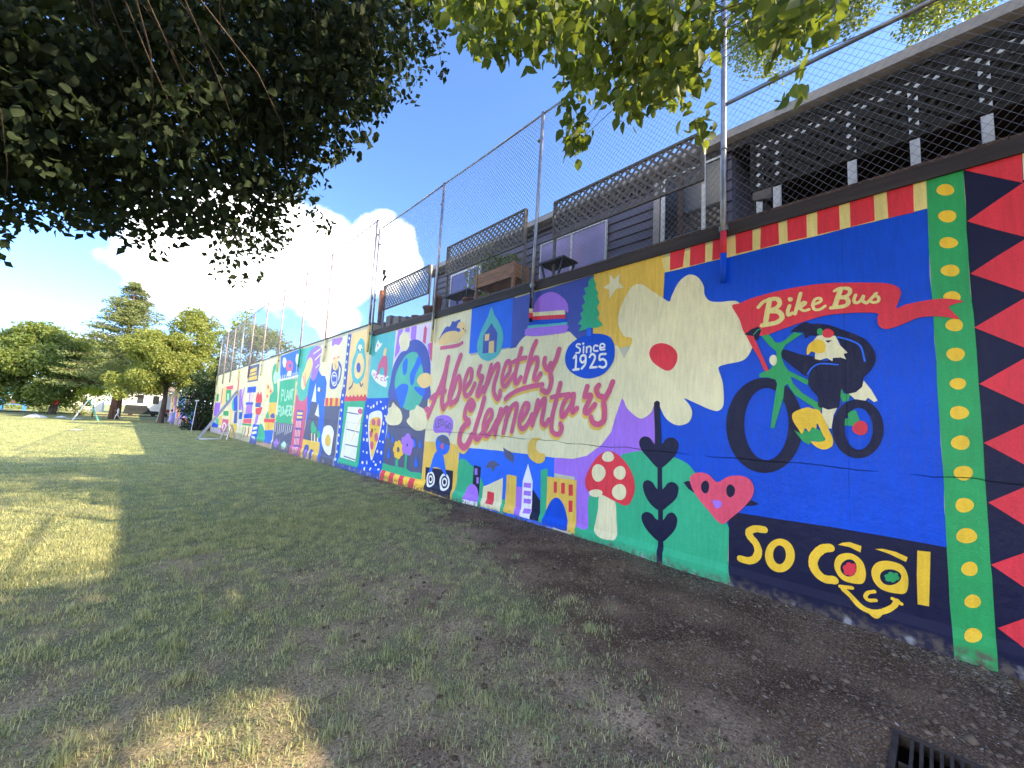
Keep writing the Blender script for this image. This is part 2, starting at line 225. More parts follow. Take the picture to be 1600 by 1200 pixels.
('painted_heart_stem',2,[('L','navy',[2420,1951,2392,1975,2359,1975,2341,1951,2314,1431,2296,1006,2259,18,2329,16,2358,1153,2397,1425]),('S','navy',[2339,1142,2468,1240,2579,1350,2611,1450,2561,1514,2473,1510,2401,1433,2314,1435,2244,1514,2164,1527,2103,1466,2122,1351,2219,1227]),('S','navy',[2320,635,2457,710,2534,834,2543,932,2488,979,2419,960,2360,891,2284,902,2225,978,2153,999,2096,950,2116,826,2211,716]),('S','navy',[2304,269,2449,344,2536,441,2556,534,2497,587,2422,580,2359,526,2278,534,2220,617,2157,644,2105,588,2121,475,2196,365])]),
('painted_heart_face',3,[('L','navy',[2034,1015,1986,1040,1917,1037,1908,915,1976,950]),('L','navy',[1386,933,1309,930,1256,907,1324,877,1396,870]),('S','coral',[1619,632,1753,747,1894,899,1958,1035,1941,1110,1860,1153,1755,1143,1661,1073,1555,1143,1444,1171,1352,1153,1305,1078,1316,978,1399,848,1507,728]),('E','navy',[1789,1000,-45,7,0,-71]),('E','navy',[1526,999,-44,7,0,-68]),('S','violet',[1711,860,1661,877,1613,860,1628,806,1677,791])]),
('painted_mushroom',2,[('S','cream',[3176,678,2956,658,2911,401,2900,179,2988,133,3137,129,3248,198,3235,313,3202,491]),('S','red',[3077,1288,2926,1257,2779,1146,2683,993,2658,834,2715,664,2799,610,2955,642,3158,692,3316,688,3413,739,3430,871,3357,1037,3229,1206]),('E','cream',[3069,1211,-96,9,-2,-71]),('E','cream',[3215,977,-112,14,-4,-120]),('E','cream',[2882,1019,-92,12,-2,-90]),('E','cream',[2882,769,-108,17,-3,-104]),('E','cream',[3249,695,-113,18,-2,-52])]),
('painted_knit_hat',2,[('S','violet',[4617,3506,4600,3643,4513,3738,4335,3785,4160,3752,3987,3634,3883,3510,3867,3373,3942,3396,4210,3426,4459,3462]),('L','cream',[4731,3511,3943,3422,3920,3346,4242,3383,4727,3440]),('L','red',[4727,3442,4242,3386,3920,3346,3922,3269,4722,3377]),('L','cobalt',[4668,3368,3923,3277,3868,3212,4735,3277]),('L','teal',[4735,3283,3869,3219,3878,3160,4761,3219]),('S','violet',[4762,3233,4301,3204,3882,3170,3874,3077,3924,3053,4223,3058,4544,3074,4781,3117,4802,3182])]),
('painted_fir_tree',2,[('L','emerald',[3429,3850,3358,3705,3368,3658,3316,3569,3335,3529,3289,3419,3336,3360,3282,3250,3316,3189,3221,3074,3300,3050,3440,3058,3650,3037,3589,3128,3670,3152,3593,3232,3632,3308,3569,3352,3608,3429,3545,3472,3599,3578,3535,3595,3575,3698,3496,3711,3502,3782]),('L','azure',[3498,3071,3426,3070,3418,2939,3499,2949])]),
('painted_since_badge',2,[('S','cobalt',[3881,2718,3818,2838,3669,2921,3465,2969,3241,2945,3092,2875,3021,2753,3018,2571,3090,2441,3219,2345,3437,2307,3643,2355,3815,2463,3888,2593])]),
('painted_since_1925_lettering',3,[('K','white',[28,3606,2831,3657,2844,3677,2811,3610,2765,3617,2710,3680,2708]),('K','white',[28,3543,2793,3542,2700]),('E','white',[3550,2838,-21,-2,-1,-18]),('K','white',[28,3486,2698,3487,2779]),('K','white',[28,3486,2760,3446,2785,3411,2760,3411,2695]),('K','white',[27,3291,2774,3336,2788,3363,2751,3348,2708,3289,2702]),('K','white',[26,3249,2743,3178,2749,3188,2789,3231,2798,3254,2763,3241,2716,3172,2713]),('K','white',[38,3720,2635,3677,2661,3675,2459]),('K','white',[38,3721,2452,3618,2455]),('K','white',[37,3499,2584,3551,2551,3593,2591,3577,2652,3512,2654,3495,2599,3506,2519,3564,2462]),('K','white',[35,3428,2624,3393,2663,3344,2643,3337,2586,3408,2467]),('K','white',[34,3412,2465,3299,2467]),('K','white',[34,3153,2645,3247,2642,3251,2568,3197,2575,3147,2536,3145,2479,3191,2453,3254,2472])]),
('painted_school_name_shadow',1,[('K','gold',[134,7131,2857,7189,2651,7314,2350,7480,2073,7672,1760,7782,1587,7911,1539,7966,1610,7909,1713,7802,1730]),('K','gold',[144,7150,2816,7207,2485,7243,2181,7257,1905,7191,1768]),('K','gold',[116,7704,1989,7456,2086,7164,2138]),('K','gold',[138,6690,2863,6808,2629,6920,2283,6996,2014,6917,1866]),('K','gold',[122,6917,1866,6722,1959,6624,2195,6685,2422,6791,2359,6841,2200]),('K','gold',[111,7191,1768,6986,1933,6841,2200]),('K','gold',[109,6459,2166,6288,2341,6277,2520,6373,2551,6479,2348,6487,2140,6401,2023,6263,2098,6148,2260]),('K','gold',[111,6009,2593,6058,2483,6011,2406]),('K','gold',[116,5990,2392,5929,2377,5993,2231,6058,2083,6013,2033,5872,2179]),('K','gold',[106,5684,2598,5742,2419,5814,2177,5845,2105]),('K','gold',[103,5764,2249,5637,2486,5502,2610,5475,2501,5562,2267,5566,2101,5465,1970,5397,2005,5389,2110]),('K','gold',[94,5301,2305,5161,2461,5173,2612,5252,2629,5332,2470,5353,2307,5291,2189,5163,2277,5041,2409]),('K','gold',[94,4897,2841,4961,2631,5021,2363,4980,2238,4875,2335]),('K','gold',[83,5138,2598,4963,2654,4775,2674]),('K','gold',[101,4551,2929,4630,2783,4703,2525,4777,2264]),('K','gold',[88,4726,2416,4647,2587,4518,2654,4496,2533,4556,2343,4508,2277,4414,2379]),('K','gold',[89,4331,2628,4339,2544,4263,2435,4201,2535]),('K','gold',[92,4039,2750,4084,2610,4193,2410,4171,2265,4204,2122,4269,2071,4369,2114]),('K','gold',[86,4360,2198,4619,2173,4922,2113,5143,2026,5239,1963]),('K','gold',[126,6181,1909,6133,1834,6227,1758,6287,1858,6203,1921,6284,1908,6394,1755,6398,1602,6265,1531]),('K','gold',[138,6262,1507,6440,1398,6530,1240,6513,1089,6376,1012,6259,1084,6135,1266]),('K','gold',[118,5834,1983,5892,1788,6001,1517,6061,1319,5989,1202,5862,1283,5693,1483]),('K','gold',[103,5765,1456,5596,1628,5607,1745,5697,1732,5793,1550,5795,1383,5711,1281,5573,1372,5447,1563]),('K','gold',[104,5343,1774,5412,1565,5462,1332]),('K','gold',[96,5408,1519,5255,1753,5175,1799,5166,1687,5240,1368]),('K','gold',[94,5207,1573,5061,1824,4936,1869,4954,1693,5028,1403]),('K','gold',[89,4807,1610,4681,1764,4658,1872,4749,1871,4829,1696,4848,1543,4780,1460,4664,1530,4558,1703]),('K','gold',[91,4443,1937,4488,1747,4546,1535]),('K','gold',[88,4498,1684,4357,1916,4290,1958,4307,1792,4337,1607,4265,1548,4188,1633]),('K','gold',[83,3984,2208,4037,1998,4113,1716,4128,1515,4070,1428,3967,1425,3921,1515,3950,1582]),('K','gold',[75,4155,1988,3973,2017,3798,2035]),('K','gold',[81,3713,2035,3845,1977,3926,1839,3931,1701,3869,1722,3754,1880,3712,2015,3729,1880,3724,1765,3643,1823]),('K','gold',[82,3472,2145,3502,2051,3511,1995]),('K','gold',[80,3499,1995,3398,2013,3460,1882,3502,1788,3444,1762,3327,1883]),('K','gold',[82,3272,2159,3314,2104,3267,2012,3202,1993]),('K','gold',[84,3042,2197,3099,2064,3178,1939,3163,1813,3169,1670,3251,1604,3349,1627,3385,1699])]),
('painted_school_name_lettering',2,[('K','rose',[136,7100,2921,7158,2716,7282,2416,7448,2140,7640,1829,7749,1656,7877,1610,7932,1681,7875,1783,7768,1799]),('K','rose',[144,7120,2881,7176,2550,7212,2247,7226,1971,7160,1834]),('K','rose',[117,7671,2057,7424,2153,7133,2203]),('K','rose',[138,6661,2925,6779,2691,6890,2346,6966,2078,6887,1930]),('K','rose',[120,6887,1930,6693,2022,6596,2257,6656,2484,6761,2422,6811,2263]),('K','rose',[110,7160,1834,6956,1997,6811,2263]),('K','rose',[109,6432,2227,6261,2401,6250,2580,6345,2611,6451,2409,6459,2202,6374,2084,6236,2159,6122,2320]),('K','rose',[111,5983,2652,6032,2542,5985,2464]),('K','rose',[115,5964,2451,5904,2436,5968,2290,6032,2142,5988,2092,5846,2237]),('K','rose',[106,5659,2655,5717,2476,5789,2235,5820,2163]),('K','rose',[101,5739,2307,5612,2543,5479,2666,5451,2557,5538,2323,5542,2157,5441,2026,5374,2061,5365,2165]),('K','rose',[92,5278,2360,5139,2515,5150,2666,5229,2683,5309,2525,5330,2362,5268,2244,5141,2332,5019,2463]),('K','rose',[94,4875,2893,4939,2684,5000,2416,4958,2291,4854,2387]),('K','rose',[84,5116,2652,4941,2707,4754,2725]),('K','rose',[100,4531,2979,4610,2834,4683,2576,4756,2316]),('K','rose',[88,4705,2468,4627,2638,4498,2704,4476,2584,4536,2394,4488,2327,4394,2429]),('K','rose',[89,4311,2678,4320,2594,4244,2484,4182,2584]),('K','rose',[92,4021,2797,4066,2657,4175,2459,4153,2313,4185,2170,4250,2120,4350,2164]),('K','rose',[86,4341,2248,4599,2224,4901,2166,5121,2080,5216,2018]),('K','rose',[125,6155,1969,6107,1894,6201,1818,6260,1919,6177,1982,6257,1969,6366,1816,6371,1664,6238,1592]),('K','rose',[139,6236,1568,6412,1460,6502,1303,6485,1152,6349,1074,6232,1146,6109,1326]),('K','rose',[118,5809,2041,5867,1847,5976,1577,6035,1379,5964,1262,5837,1342,5668,1541]),('K','rose',[102,5740,1514,5572,1685,5583,1803,5673,1789,5768,1608,5771,1441,5687,1339,5549,1429,5424,1620]),('K','rose',[104,5320,1829,5389,1621,5439,1388]),('K','rose',[97,5385,1575,5233,1808,5153,1854,5143,1741,5218,1423]),('K','rose',[93,5184,1628,5039,1878,4914,1923,4933,1746,5007,1457]),('K','rose',[90,4786,1663,4660,1816,4638,1924,4728,1923,4808,1749,4827,1596,4760,1513,4644,1582,4538,1755]),('K','rose',[91,4423,1987,4468,1798,4527,1587]),('K','rose',[87,4479,1735,4337,1966,4271,2007,4288,1842,4318,1656,4246,1598,4170,1682]),('K','rose',[83,3966,2255,4019,2046,4095,1764,4110,1563,4052,1477,3949,1473,3903,1563,3932,1630]),('K','rose',[74,4137,2037,3955,2065,3781,2082]),('K','rose',[81,3696,2081,3827,2024,3908,1886,3913,1748,3852,1769,3737,1926,3695,2061,3712,1926,3707,1811,3626,1869]),('K','rose',[81,3455,2190,3485,2096,3494,2040]),('K','rose',[80,3483,2040,3382,2057,3444,1927,3486,1833,3428,1806,3311,1928]),('K','rose',[81,3256,2202,3298,2148,3251,2055,3186,2036]),('K','rose',[84,3027,2239,3084,2107,3163,1982,3148,1856,3154,1713,3236,1648,3334,1671,3370,1743])]),
('painted_blue_house_panel',0,[('L','azure',[6383,3890,5121,3873,5102,2952,6383,2940]),('L','indigo',[5173,3876,5110,3874,5040,2953,5144,2952])]),
('painted_drop_house',1,[('S','teal',[5759,3795,5663,3637,5510,3458,5395,3275,5367,3122,5405,2946,5501,2821,5678,2756,5843,2762,6022,2847,6116,2986,6130,3131,6066,3300,5981,3449,5851,3620]),('L','indigo',[5731,3479,5534,3263,5541,2897,5947,2911,5950,3254]),('L','sand',[5904,3280,5772,3282,5772,3148,5904,3150]),('L','sand',[5770,3123,5618,3127,5609,2891,5765,2898])]),
('painted_caped_creature',1,[('S','indigo',[7538,3351,7414,3508,7271,3624,7132,3613,7039,3715,6948,3688,6791,3715,6756,3654,6874,3559,6754,3508,6775,3442,7134,3498,7377,3468]),('S','sand',[6845,3555,6838,3623,6743,3664,6612,3615,6546,3513,6539,3394,6649,3324,6779,3220,6799,3146,6858,3161,6866,3230,7223,3226,7292,3162,7363,3232,7492,3246,7534,3323,7434,3420,7256,3497,6954,3492,6775,3442,6725,3504]),('K','rose',[83,7418,3166,7063,3156,6772,3160,6635,3196]),('E','navy',[6626,3490,-20,-2,-3,-24]),('E','navy',[6560,3439,-14,-2,-3,-27])]),
('painted_night_sky_panel',0,[('L','azure',[6498,965,6220,1078,5233,1100,4596,1104,4028,1105,3968,27,6559,-8])]),
('painted_night_city',1,[('S','emerald',[6479,797,6273,846,6112,772,5988,723,5678,457,5627,72,6533,-3,6507,391]),('L','emerald',[5190,280,5077,289,5071,39,5189,32]),('L','navy',[5993,774,5787,755,5791,188,6006,266]),('L','violet',[5967,713,5886,722,5875,604,5955,593]),('L','violet',[5899,556,5831,565,5820,453,5887,443]),('S','violet',[6227,78,6207,234,6128,355,6016,418,5896,389,5824,296,5790,119,6012,97]),('L','white',[6229,104,5785,125,5778,53,6227,29]),('L','cream',[5685,418,5165,646,5158,78,5701,67]),('L','red',[5559,358,5377,357,5366,150,5564,143]),('L','gold',[5076,701,5041,718,4852,720,4825,705,4816,97,5075,86]),('L','violet',[4818,551,4675,557,4667,97,4821,104]),('L','white',[4579,954,4455,681,4450,96,4684,96,4683,657]),('L','violet',[4652,638,4487,649,4492,572,4656,563]),('L','violet',[4643,512,4479,526,4484,449,4647,438]),('L','violet',[4634,386,4470,402,4476,326,4638,312]),('L','violet',[4623,230,4460,249,4466,173,4627,156]),('L','navy',[4447,564,4279,410,4260,106,4454,95]),('L','emerald',[4294,883,4151,926,4102,96,4263,98]),('L','gold',[4151,803,3584,823,3560,66,4137,122]),('L','red',[4017,743,3954,752,3945,587,4008,577]),('L','red',[3873,745,3799,755,3791,598,3864,586]),('L','red',[3729,742,3650,754,3642,594,3721,581]),('L','red',[3718,513,3645,525,3637,363,3710,349]),('S','cobalt',[4188,87,4144,289,4040,464,3916,516,3787,403,3700,146,3741,80,3987,83]),('S','gold',[4323,1395,4540,1353,4610,1204,4556,1053,4373,980,4232,1030,4225,1141,4342,1150,4424,1220,4413,1323])]),
('painted_bats',1,[('L','slate',[5643,762,5580,874,5450,917,5271,852,5376,820,5437,716,5504,780]),('L','slate',[5206,1167,5111,1130,4995,1107,4929,1032,4933,928,5036,957,5145,1008])]),
('painted_boombox_panel',0,[('L','gold',[7798,1088,6844,1129,6638,1106,6494,965,6511,0,6554,-44,7821,-107,7840,728])]),
('painted_boombox_figure',1,[('L','navy',[7692,538,6654,582,6654,22,7661,63]),('R','white',[7457,307,-166,23,-22,-167,7457,307,-112,15,-16,-120]),('R','white',[7457,307,-83,11,-12,-84,7457,307,-46,6,-6,-47]),('R','white',[6929,322,-185,26,-22,-175,6929,322,-126,18,-16,-126]),('R','white',[6929,322,-92,14,-11,-88,6929,322,-52,8,-6,-49]),('S','azure',[7265,926,7057,865,6938,622,6875,445,7013,515,7110,572,7368,572,7431,483,7549,438,7486,599,7400,812]),('S','azure',[7357,1061,7336,1186,7198,1265,7018,1270,6869,1196,6832,1062,6873,941,7039,863,7262,906]),('S','slate',[7307,1192,7231,1233,7053,1264,6899,1214,6833,1124,6856,1087,7141,1108]),('S','rose',[7171,1055,7050,1094,7065,984,7165,1005])]),
('painted_speech_bubble',1,[('S','violet',[7497,1488,7431,1626,7215,1687,6962,1678,6793,1594,6760,1457,6810,1337,6877,1259,6905,1320,7168,1318,7389,1300,7503,1383]),('K','slate',[25,7435,1569,7404,1419,7338,1432]),('K','slate',[25,7327,1577,7308,1433]),('K','slate',[26,7326,1573,7276,1585]),('K','slate',[25,7317,1503,7270,1513]),('K','slate',[24,7308,1433,7247,1446]),('K','slate',[24,7269,1587,7186,1604]),('K','slate',[24,7229,1592,7204,1458]),('K','slate',[25,7127,1599,7167,1572,7115,1529,7131,1482,7174,1480]),('K','slate',[24,6976,1558,7032,1552,7048,1485,7002,1427,6952,1449,6959,1480,7001,1477]),('R','slate',[6885,1472,-59,2,-8,-67,6885,1472,-31,2,-6,-48])]),
('painted_globe_panel',0,[('L','lilac',[9649,3852,7857,3837,7773,2815,7775,2044,9707,2058,9651,2947]),('L','slate',[9732,2303,7805,2256,7817,1311,7832,331,9747,317,9745,948,9658,1259])]),
('painted_globe',1,[('L','violet',[9508,3850,9260,3845,9356,3259,9580,3111,9573,3415]),('L','violet',[9124,3844,8900,3846,8904,3727,9000,3729,9137,3766]),('L','violet',[8826,3842,8561,3846,8565,3468,8816,3530]),('L','rose',[8157,3783,8069,3686,8087,3329,8221,3390,8211,3721]),('L','rose',[7920,3331,7773,3329,7767,2888,7848,2969]),('L','violet',[7992,3311,7926,3334,7857,3029,7957,3157]),('S','indigo',[9707,2058,9702,2528,9609,2911,9345,3191,9154,3256,8960,3270,8865,3479,8556,3491,8244,3385,7989,3190,7844,2939,7781,2669,7767,2377,7762,2044,8635,2019]),('E','cream',[9130,3517,-286,-33,-42,-256]),('S','sea',[9447,2385,9429,2682,9265,2920,9002,3128,8725,3192,8476,3160,8305,3006,8122,2734,7987,2384,7990,2207,8097,1972,8305,1822,8597,1773,8888,1832,9189,2070]),('S','azure',[9077,2988,8912,3072,8861,2892,8898,2686,9020,2642,9112,2844]),('S','azure',[8374,3074,8200,2921,8328,2762,8426,2630,8512,2403,8631,2388,8709,2645,8522,2868]),('S','azure',[9335,2333,9082,2422,8788,2396,8739,2285,8804,2098,8898,1895,9015,1823,9214,2022,9370,2235]),('S','azure',[8412,2338,8087,2295,7975,2295,7977,2119,8118,2121,8415,2262]),('S','sand',[8347,2458,8271,2576,8135,2630,7912,2635,7737,2550,7699,2403,7866,2304,8116,2304])]),
('painted_rain_clouds',2,[('S','cream',[9820,1562,9686,1676,9710,1808,9550,1843,9455,1968,9314,1894,9160,1835,9014,1752,8916,1628,8930,1503,9088,1409,9491,1382,9741,1453]),('S','cream',[8686,1511,8572,1616,8574,1758,8360,1802,8257,1897,8098,1854,7982,1826,7858,1730,7747,1504,7842,1357,8170,1310,8454,1378]),('S','azure',[9587,1263,9517,1159,9472,1096,9544,1027,9640,1086,9618,1153]),('S','azure',[9327,1162,9270,1066,9233,1008,9289,944,9367,999,9351,1061]),('S','azure',[9493,822,9415,698,9365,623,9441,537,9547,606,9525,688]),('S','azure',[8262,1154,8195,1050,8152,986,8226,914,8320,974,8296,1042]),('S','azure',[8005,1141,7955,1038,7922,975,7971,906,8039,966,8025,1033]),('S','azure',[8123,739,8054,629,8010,563,8084,483,8181,544,8157,618])]),
('painted_garden_flowers',2,[('L','emerald',[9763,402,9133,388,8543,416,8335,362,7823,388,7838,247,8759,220,9765,229]),('L','emerald',[9076,621,8948,634,8934,400,9069,399]),('L','emerald',[8623,786,8513,785,8516,399,8624,410]),('E','yellow',[8966,950,-102,8,-14,-86]),('E','yellow',[8847,874,-100,8,-14,-84]),('E','yellow',[8833,748,-100,9,-14,-84]),('E','yellow',[8933,664,-102,10,-14,-84]),('E','yellow',[9074,685,-104,10,-14,-86]),('E','yellow',[9151,798,-105,9,-15,-86]),('E','yellow',[9102,917,-104,8,-15,-86]),('E','slate',[8979,816,-60,5,-10,-57]),('E','violet',[8552,1110,-145,10,-20,-123]),('E','violet',[8396,995,-141,10,-19,-121]),('E','violet',[8463,835,-142,12,-19,-122]),('E','violet',[8663,848,-146,12,-20,-123]),('E','violet',[8720,1020,-148,10,-20,-124]),('E','indigo',[8568,950,-44,4,-6,-36])]),
('painted_circus_stripes',1,[('L','yellow',[9781,238,8761,229,7829,257,7646,273,7648,-10,8069,-116,9810,-122]),('L','red',[9756,234,9531,236,9551,-42,9774,-31]),('L','red',[9285,230,9058,232,9077,-37,9310,-39]),('L','red',[8781,227,8586,228,8567,-41,8821,-39]),('L','red',[8314,229,8075,223,8091,-44,8350,-46])]),
('painted_pizza_panel',0,[('L','cobalt',[13118,2381,12798,2374,11097,2160,9706,2106,9712,1609,9735,949,9747,339,9796,-120,13095,-199,13011,826]),('L','indigo',[12976,4166,12680,4164,12714,3451,12683,2242,13001,2124,12956,3138]),('E','white',[12839,4037,-60,-8,-12,-48]),('E','white',[12858,3830,-60,-6,-12,-48]),('E','white',[12875,3528,-60,-6,-12,-47]),('E','white',[12881,3268,-60,-4,-11,-46]),('E','white',[12898,3009,-60,-4,-12,-46]),('E','white',[12887,2750,-60,-3,-12,-46]),('E','white',[12904,2493,-60,-2,-12,-46]),('E','white',[12910,2195,-60,-1,-12,-45]),('E','white',[12928,1980,-65,0,-12,-49]),('E','white',[12934,1716,-65,1,-12,-49]),('E','white',[12953,1450,-65,2,-12,-48]),('E','white',[12945,1193,-64,3,-12,-48]),('E','white',[12948,924,-64,4,-12,-48]),('E','white',[12955,669,-64,4,-12,-48]),('E','white',[12974,405,-64,6,-12,-47]),('E','white',[12968,161,-64,6,-12,-46])]),
('painted_pizza_slice',1,[('S','white',[10840,1534,10765,1655,10453,1728,10142,1733,10005,1624,9993,1377,10104,1012,10246,687,10425,398,10597,657,10780,1110]),('S','yellow',[10748,1442,10523,1543,10133,1558,10063,1375,10145,1010,10298,682,10418,467,10583,773,10708,1114]),('E','rose',[10499,1422,-128,4,-18,-88]),('E','rose',[10185,1427,-108,4,-22,-113]),('E','rose',[10594,1092,-92,6,-19,-92]),('E','rose',[10251,1026,-118,8,-24,-123]),('E','rose',[10479,793,-111,8,-23,-113]),('E','navy',[10550,1192,-54,2,-14,-64]),('E','leaf',[10354,1230,-52,2,-4,-18]),('E','white',[10947,1856,-45,0,-6,-29]),('E','white',[10744,1822,-55,0,-8,-38]),('E','white',[10587,1858,-65,0,-10,-47]),('E','white',[10389,1941,-42,0,-11,-56]),('E','white',[10162,1976,-52,0,-6,-28]),('E','white',[10004,1805,-60,0,-6,-36]),('E','white',[9852,1840,-39,0,-8,-44]),('E','white',[10941,1555,-56,2,-12,-58]),('E','white',[10973,1303,-68,2,-6,-28]),('E','white',[10874,1105,-45,2,-8,-38]),('E','white',[11033,917,-57,4,-10,-47]),('E','white',[10807,920,-66,4,-12,-56]),('E','white',[10991,587,-45,4,-6,-28]),('E','white',[10761,573,-54,5,-8,-36]),('E','white',[10982,282,-68,8,-10,-46]),('E','white',[10706,311,-44,4,-12,-54]),('E','white',[10279,380,-51,6,-5,-26]),('E','white',[10146,312,-60,6,-7,-34]),('E','white',[10406,174,-42,5,-9,-44]),('E','white',[10752,133,-54,6,-12,-54]),('E','white',[9950,217,-58,7,-5,-26]),('E','white',[9888,410,-39,4,-6,-34]),('E','white',[10113,665,-50,4,-8,-44]),('E','white',[9884,652,-58,6,-10,-52]),('E','white',[10015,940,-40,3,-6,-26]),('E','white',[9839,930,-48,4,-6,-34]),('E','white',[9890,1203,-58,3,-8,-44]),('E','white',[9893,1404,-40,2,-10,-54]),('E','white',[9842,1606,-48,1,-4,-26])]),
('painted_checklist',1,[('L','emerald',[12718,1993,11134,2009,11190,1671,11237,111,12761,90,12715,1137]),('L','white',[12401,1829,11304,1817,11474,253,12650,266]),('K','slate',[33,12427,1657,11574,1614]),('K','slate',[32,12335,1142,11428,1099]),('K','slate',[32,12338,683,11413,679]),('K','slate',[33,12372,324,11485,300]),('K','lilac',[29,12379,1794,12372,324]),('K','sand',[58,11316,1595,11896,822]),('E','rose',[11460,1703,-170,2,-20,-90])]),
('painted_avocado_panel',0,[('L','sand',[12713,4170,11401,4168,11266,3629,11060,2123,12710,2141,12741,3454]),('L','red',[12754,1999,11094,2009,11143,2161,11254,2212,11333,2114,11491,2203,11612,2112,11770,2208,11887,2109,12057,2204,12165,2107,12321,2203,12432,2099,12592,2194,12744,2101])]),
('painted_avocado',1,[('K','slate',[64,12157,2707,12231,2492,12457,2383]),('K','slate',[60,11724,2658,11576,2451,11451,2504]),('S','teal',[11899,3918,11641,3805,11530,3502,11381,3164,11380,2841,11526,2640,11871,2515,12199,2629,12396,2938,12392,3241,12208,3528,12154,3764]),('S','sand',[11849,3474,11572,3275,11458,2998,11550,2794,11859,2670,12121,2823,12181,3085,12061,3355]),('E','indigo',[11865,3015,-159,-10,-36,-162]),('E','cream',[11882,3625,-165,-16,-24,-112]),('E','navy',[11974,3565,-39,-4,-6,-28]),('E','navy',[11772,3555,-38,-4,-6,-28]),('K','slate',[25,11950,3503,11805,3490])]),
('painted_teal_panel',0,[('L','teal',[11030,3890,9642,3854,9651,2947,9694,2083,11072,2078,11037,3045])]),
('painted_teal_character',1,[('S','white',[10922,2797,10796,2896,10442,2753,10119,2687,9807,2651,9986,2582,9893,2519,9954,2367,10472,2497,10744,2639]),('S','rose',[10257,3220,10059,3220,9961,2969,9951,2693,10079,2678,10155,2878,10318,2923,10420,2841,10478,2734,10572,2760,10525,2973,10424,3109]),('L','sand',[10195,3462,10080,3415,10119,3217,10287,3254,10249,3379]),('K','rose',[31,10818,2801,10760,2719]),('K','rose',[31,10718,2714,10658,2783]),('K','rose',[31,10625,2619,10593,2743,10471,2612]),('K','rose',[31,10618,2664,10512,2659]),('K','rose',[29,10165,2625,10270,2630,10283,2578,10188,2548]),('K','rose',[28,10058,2663,10071,2551]),('K','rose',[28,10058,2663,9969,2650]),('K','rose',[28,10071,2551,9987,2543]),('K','rose',[30,10567,2778,10471,2737]),('S','white',[10774,3577,10650,3719,10551,3622,10378,3592,10506,3494,10652,3418,10727,3383,10808,3433]),('E','rose',[10663,3574,-34,-4,-8,-45])]),
('painted_mug_panel',0,[('L','cream',[15593,4089,12969,4180,12997,2973,13073,2083,14504,2094,14535,2656,14766,2893,14900,2854,15188,2961,15507,3215,15372,3349,15538,3553,15375,3826]),('S','violet',[14359,4186,13897,4164,13457,4149,13469,4015,13742,3910,14055,3970,14353,3934])]),
('painted_mug',1,[('K','indigo',[101,13554,3297,13292,3097,13290,2779,13417,2615]),('S','indigo',[14177,3288,13898,3378,13527,3306,13477,3002,13452,2616,13528,2469,13817,2409,14148,2465,14241,2690,14202,3044]),('R','white',[13822,2760,-289,-12,-68,-254,13822,2760,-229,-10,-56,-209]),('E','white',[13849,2859,-145,-8,-12,-44]),('E','indigo',[13846,2848,-72,-4,-6,-22]),('K','white',[44,13919,2677,13841,2609,13674,2646]),('S','sand',[14095,3215,14076,3369,13934,3513,13788,3523,13657,3359,13528,3198,13641,3076,13808,3043,14003,3098]),('K','slate',[26,13868,3266,13820,3131]),('K','coral',[46,14101,3460,13958,3493]),('K','coral',[45,13716,3473,13549,3502])]),
('painted_awning_band',1,[('L','gold',[14533,2128,13094,2100,13084,1846,14552,1838]),('L','red',[14460,2121,14207,2118,14168,1846,14432,1845]),('L','red',[14039,2117,13797,2115,13761,1849,14014,1847]),('L','red',[13532,2112,13303,2110,13269,1851,13509,1850])]),
('painted_egg_panel',0,[('L','slate',[14554,1844,13030,1853,13121,1698,13114,-145,14514,-204,14566,1529])]),
('painted_fried_egg',1,[('S','white',[14444,927,14338,1114,13996,1194,13637,1163,13389,1001,13405,759,13441,482,13485,289,13676,233,14058,325,14371,532,14487,760]),('E','gold',[13856,694,-263,18,-57,-204])]),
('painted_sail_panel',0,[('L','azure',[16476,2877,15565,3171,15146,2935,14756,2904,14522,2656,14497,2094,14486,1716,14408,620,14378,-206,16635,-142,16410,559,16398,1692,16562,2184]),('L','slate',[16021,1990,15436,1984,15121,1708,14984,1444,14921,584,16540,551,16366,1206,16079,1696])]),
('painted_sailboats',1,[('L','white',[15689,2687,15432,1972,15982,2009]),('L','white',[15177,1938,14954,1449,15460,1512]),('E','white',[15273,2438,-140,-4,-26,-85]),('E','slate',[15055,2398,-110,-2,-21,-70]),('E','emerald',[15513,1043,-224,10,-72,-225]),('E','emerald',[15186,978,-126,6,-42,-134]),('E','emerald',[14825,841,-176,10,-40,-132]),('L','cream',[15637,843,15524,849,15428,548,15540,540]),('L','cream',[15331,841,15181,849,15089,553,15237,543]),('L','cream',[14960,731,14838,738,14788,571,14909,562])]),
('painted_vase_panel',1,[('L','gold',[16512,569,14602,581,14599,-195,16562,-195]),('S','indigo',[16266,290,16032,397,15753,351,15746,138,15851,-108,16142,-74]),('S','indigo',[15567,212,15378,280,15224,204,15214,-124,15465,-103]),('S','violet',[16089,186,15873,205,15865,-66,16081,-29]),('K','white',[47,15597,209,15654,-84]),('K','white',[47,15218,186,15183,-111]),('K','rose',[45,15026,91,15014,-130])]),
('painted_pink_tower',0,[('L','rose',[18010,2279,16547,2258,16431,1692,16549,-194,18121,-246,18077,1671])]),
